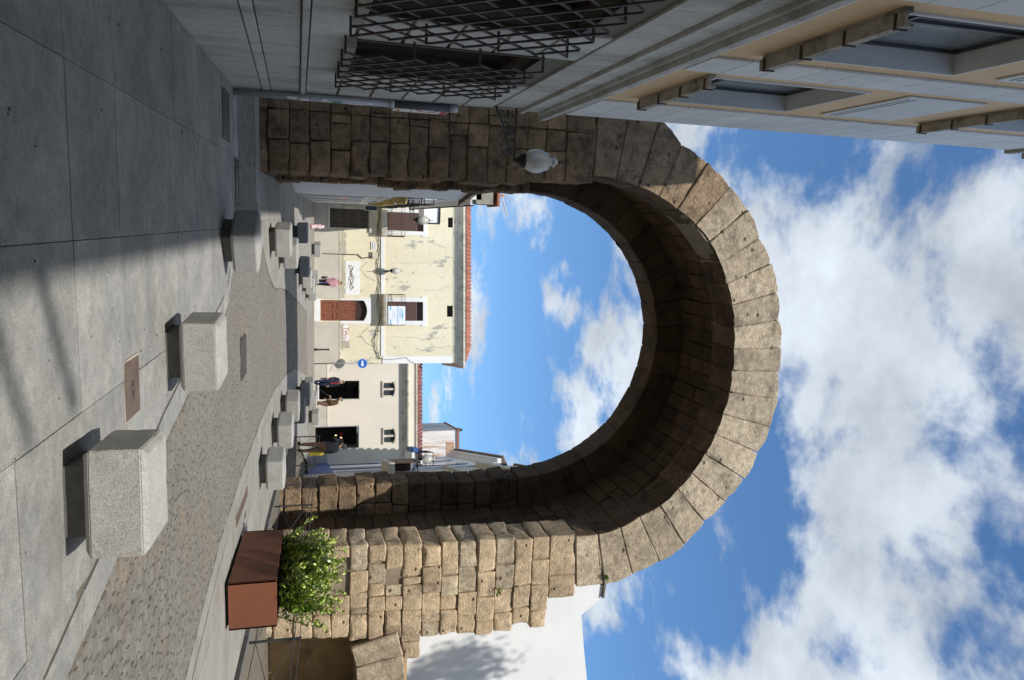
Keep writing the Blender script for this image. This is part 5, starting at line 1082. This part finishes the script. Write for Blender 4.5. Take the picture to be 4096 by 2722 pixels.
MB().box(.0, .045, -.165, -.11, .95, 1.36).build('red_lining', RED, t); MB().tube([(-.24, -.08, .75), (-.25, -.1, .42)], .035, 7).build('folded_umbrella', BLACK, t)
br = dict(top=pm('brown_jacket', (.115, .07, .035)), leg=pm('tan_trousers', (.17, .10, .065)), shoe=pm('dark_brown_shoe', (.02, .015, .012)), hem=.05, fat=1.18)
t, P = person('person', 'person in brown jacket leaning forward in profile with a walking stick', place(1617, 37.4), R(-82), 1.70, {'sp': (0, -.02, .62), 'ch': (0, -.06, .725), 'nk': (0, -.10, .82), 'hd': (0, -.125, .865), 'tp': (0, -.13, .92), 'sl': (.1, -.06, .79), 'sr': (-.1, -.06, .79), 'el': (.14, -.05, .63), 'wl': (.10, -.19, .585), 'hl': (.09, -.225, .585), 'er': (-.14, -.0, .63), 'wr': (-.11, -.07, .52), 'hr': (-.11, -.09, .49), 'kl': (.055, -.06, .28), 'al': (.05, -.02, .045), 'tl': (.055, -.11, .02), 'kr': (-.055, -.0, .28), 'ar': (-.055, .09, .05), 'tr': (-.06, .01, .018)}, br, pm('grey_hair', (.30, .29, .28)))
MB().tube([(.155, -.40, 1.0), (.12, -.75, .55), (.1, -.82, .45)], .014, 6).build('stick', BLACK, t); MB().box(-.02, .03, -.215, -.195, 1.0, 1.33).build('white_shirt', WHITE, t)
cm = dict(top=pm('black_jumper', (.014, .016, .022)), leg=pm('brown_trousers', (.075, .04, .025)), shoe=pm('boot', (.02, .015, .012)), hem=.0, fat=1.22)
t, P = person('person', 'person seen from behind holding a camera up, with a yellow bag, behind the fence', place(1790, 28.8), R(200), 1.76, {'el': (.15, -.10, .70), 'wl': (.05, -.13, .86), 'hl': (.035, -.12, .885), 'er': (-.15, .0, .64), 'wr': (-.155, -.01, .50), 'hr': (-.155, -.015, .465), 'kl': (.075, 0, .275), 'al': (.085, .01, .045), 'tl': (.1, -.08, .018), 'kr': (-.075, 0, .275), 'ar': (-.085, .01, .045), 'tr': (-.1, -.08, .018)}, cm, pm('dark_grey_hair', (.05, .05, .055)))
b1 = MB().box(.0, .13, -.25, -.15, 1.54, 1.64).build('camera', BLACK, t, bevel=.012); MB().lathe([(.035, 0), (.035, .07)], (0, 0, 0), 12).build('lens', BLACK, b1).location = (.065, -.32, 1.56)
MB().prism_x([(-.08, .40), (.06, .40), (.10, .80), (.03, .93), (-.05, .93), (-.12, .78)], -.335, -.25).build('yellow_bag', M('yellow_cloth', (.42, .33, .03), (.34, .26, .02), 9), t, bevel=.02); MB().tube([(-.275, -.02, .93), (-.275, -.02, 1.10)], .028, 8).build('blue_strap', M('bright_blue', (.03, .30, .65)), t)
# crumpled bag by the left pavement
bp_ = onY(1244, 906, 41.0); BG = thing('plastic_bag', 'white and pink plastic bag standing on the far left pavement', 'bag', (bp_.x, 41.0, gz(bp_.x, 41.0)))
m = MB(); rr = random.Random(2)
prof = [(.10, .0), (.125, .1), (.11, .25), (.10, .38), (.12, .48), (.09, .58), (.05, .66)]
m.lathe(prof, n=12); m.v = [(x * rr.uniform(.8, 1.15), y * rr.uniform(.5, .9), z + rr.uniform(-.015, .015)) for x, y, z in m.v]; m.build('bag', M('bag_print', (.78, .76, .78), (.65, .2, .26), 7, .5, stretch=(1, 1, 3), lo=.5, hi=.56), BG, True)
for s in (-1, 1): MB().tube([(s * .05, 0, .62), (s * .06, 0, .72), (s * .02, 0, .74)], .012, 5).build('handle', WHITE, BG)

# ================================================================== chewing-gum spots, grit and scraps on the paving
gm = [MB(), MB()]; rg2 = random.Random(21)
for k in range(130):
    y = rg2.uniform(3.8, 13) if k < 95 else rg2.uniform(13, 30); x = rg2.uniform(-1.8, 2.6) if k < 95 else rg2.uniform(4.6, 6.4)
    if k < 95 and x > xl(y) - .05: continue
    r = rg2.uniform(.005, .007) + .012 * rg2.random() ** 3; g_ = gz(x, y) + .0045; n = 7; w_ = 1 if rg2.random() < .25 else 0
    if w_: r *= .5
    A = [(x + r * rg2.uniform(.7, 1.2) * math.cos(6.283 * i / n), y + r * rg2.uniform(.7, 1.2) * math.sin(6.283 * i / n)) for i in range(n)]
    gm[w_].loft([(a, b, gz(a, b) - .002) for a, b in A], [(a, b, gz(a, b) + .0062) for a, b in A])
tag(gm[0].build('gum_spots', M('old_gum', (.13, .13, .125), rough=.8), pv), kind='stuff'); tag(gm[1].build('paper_scraps', M('scrap', (.62, .60, .55), rough=.9), pv), kind='stuff')
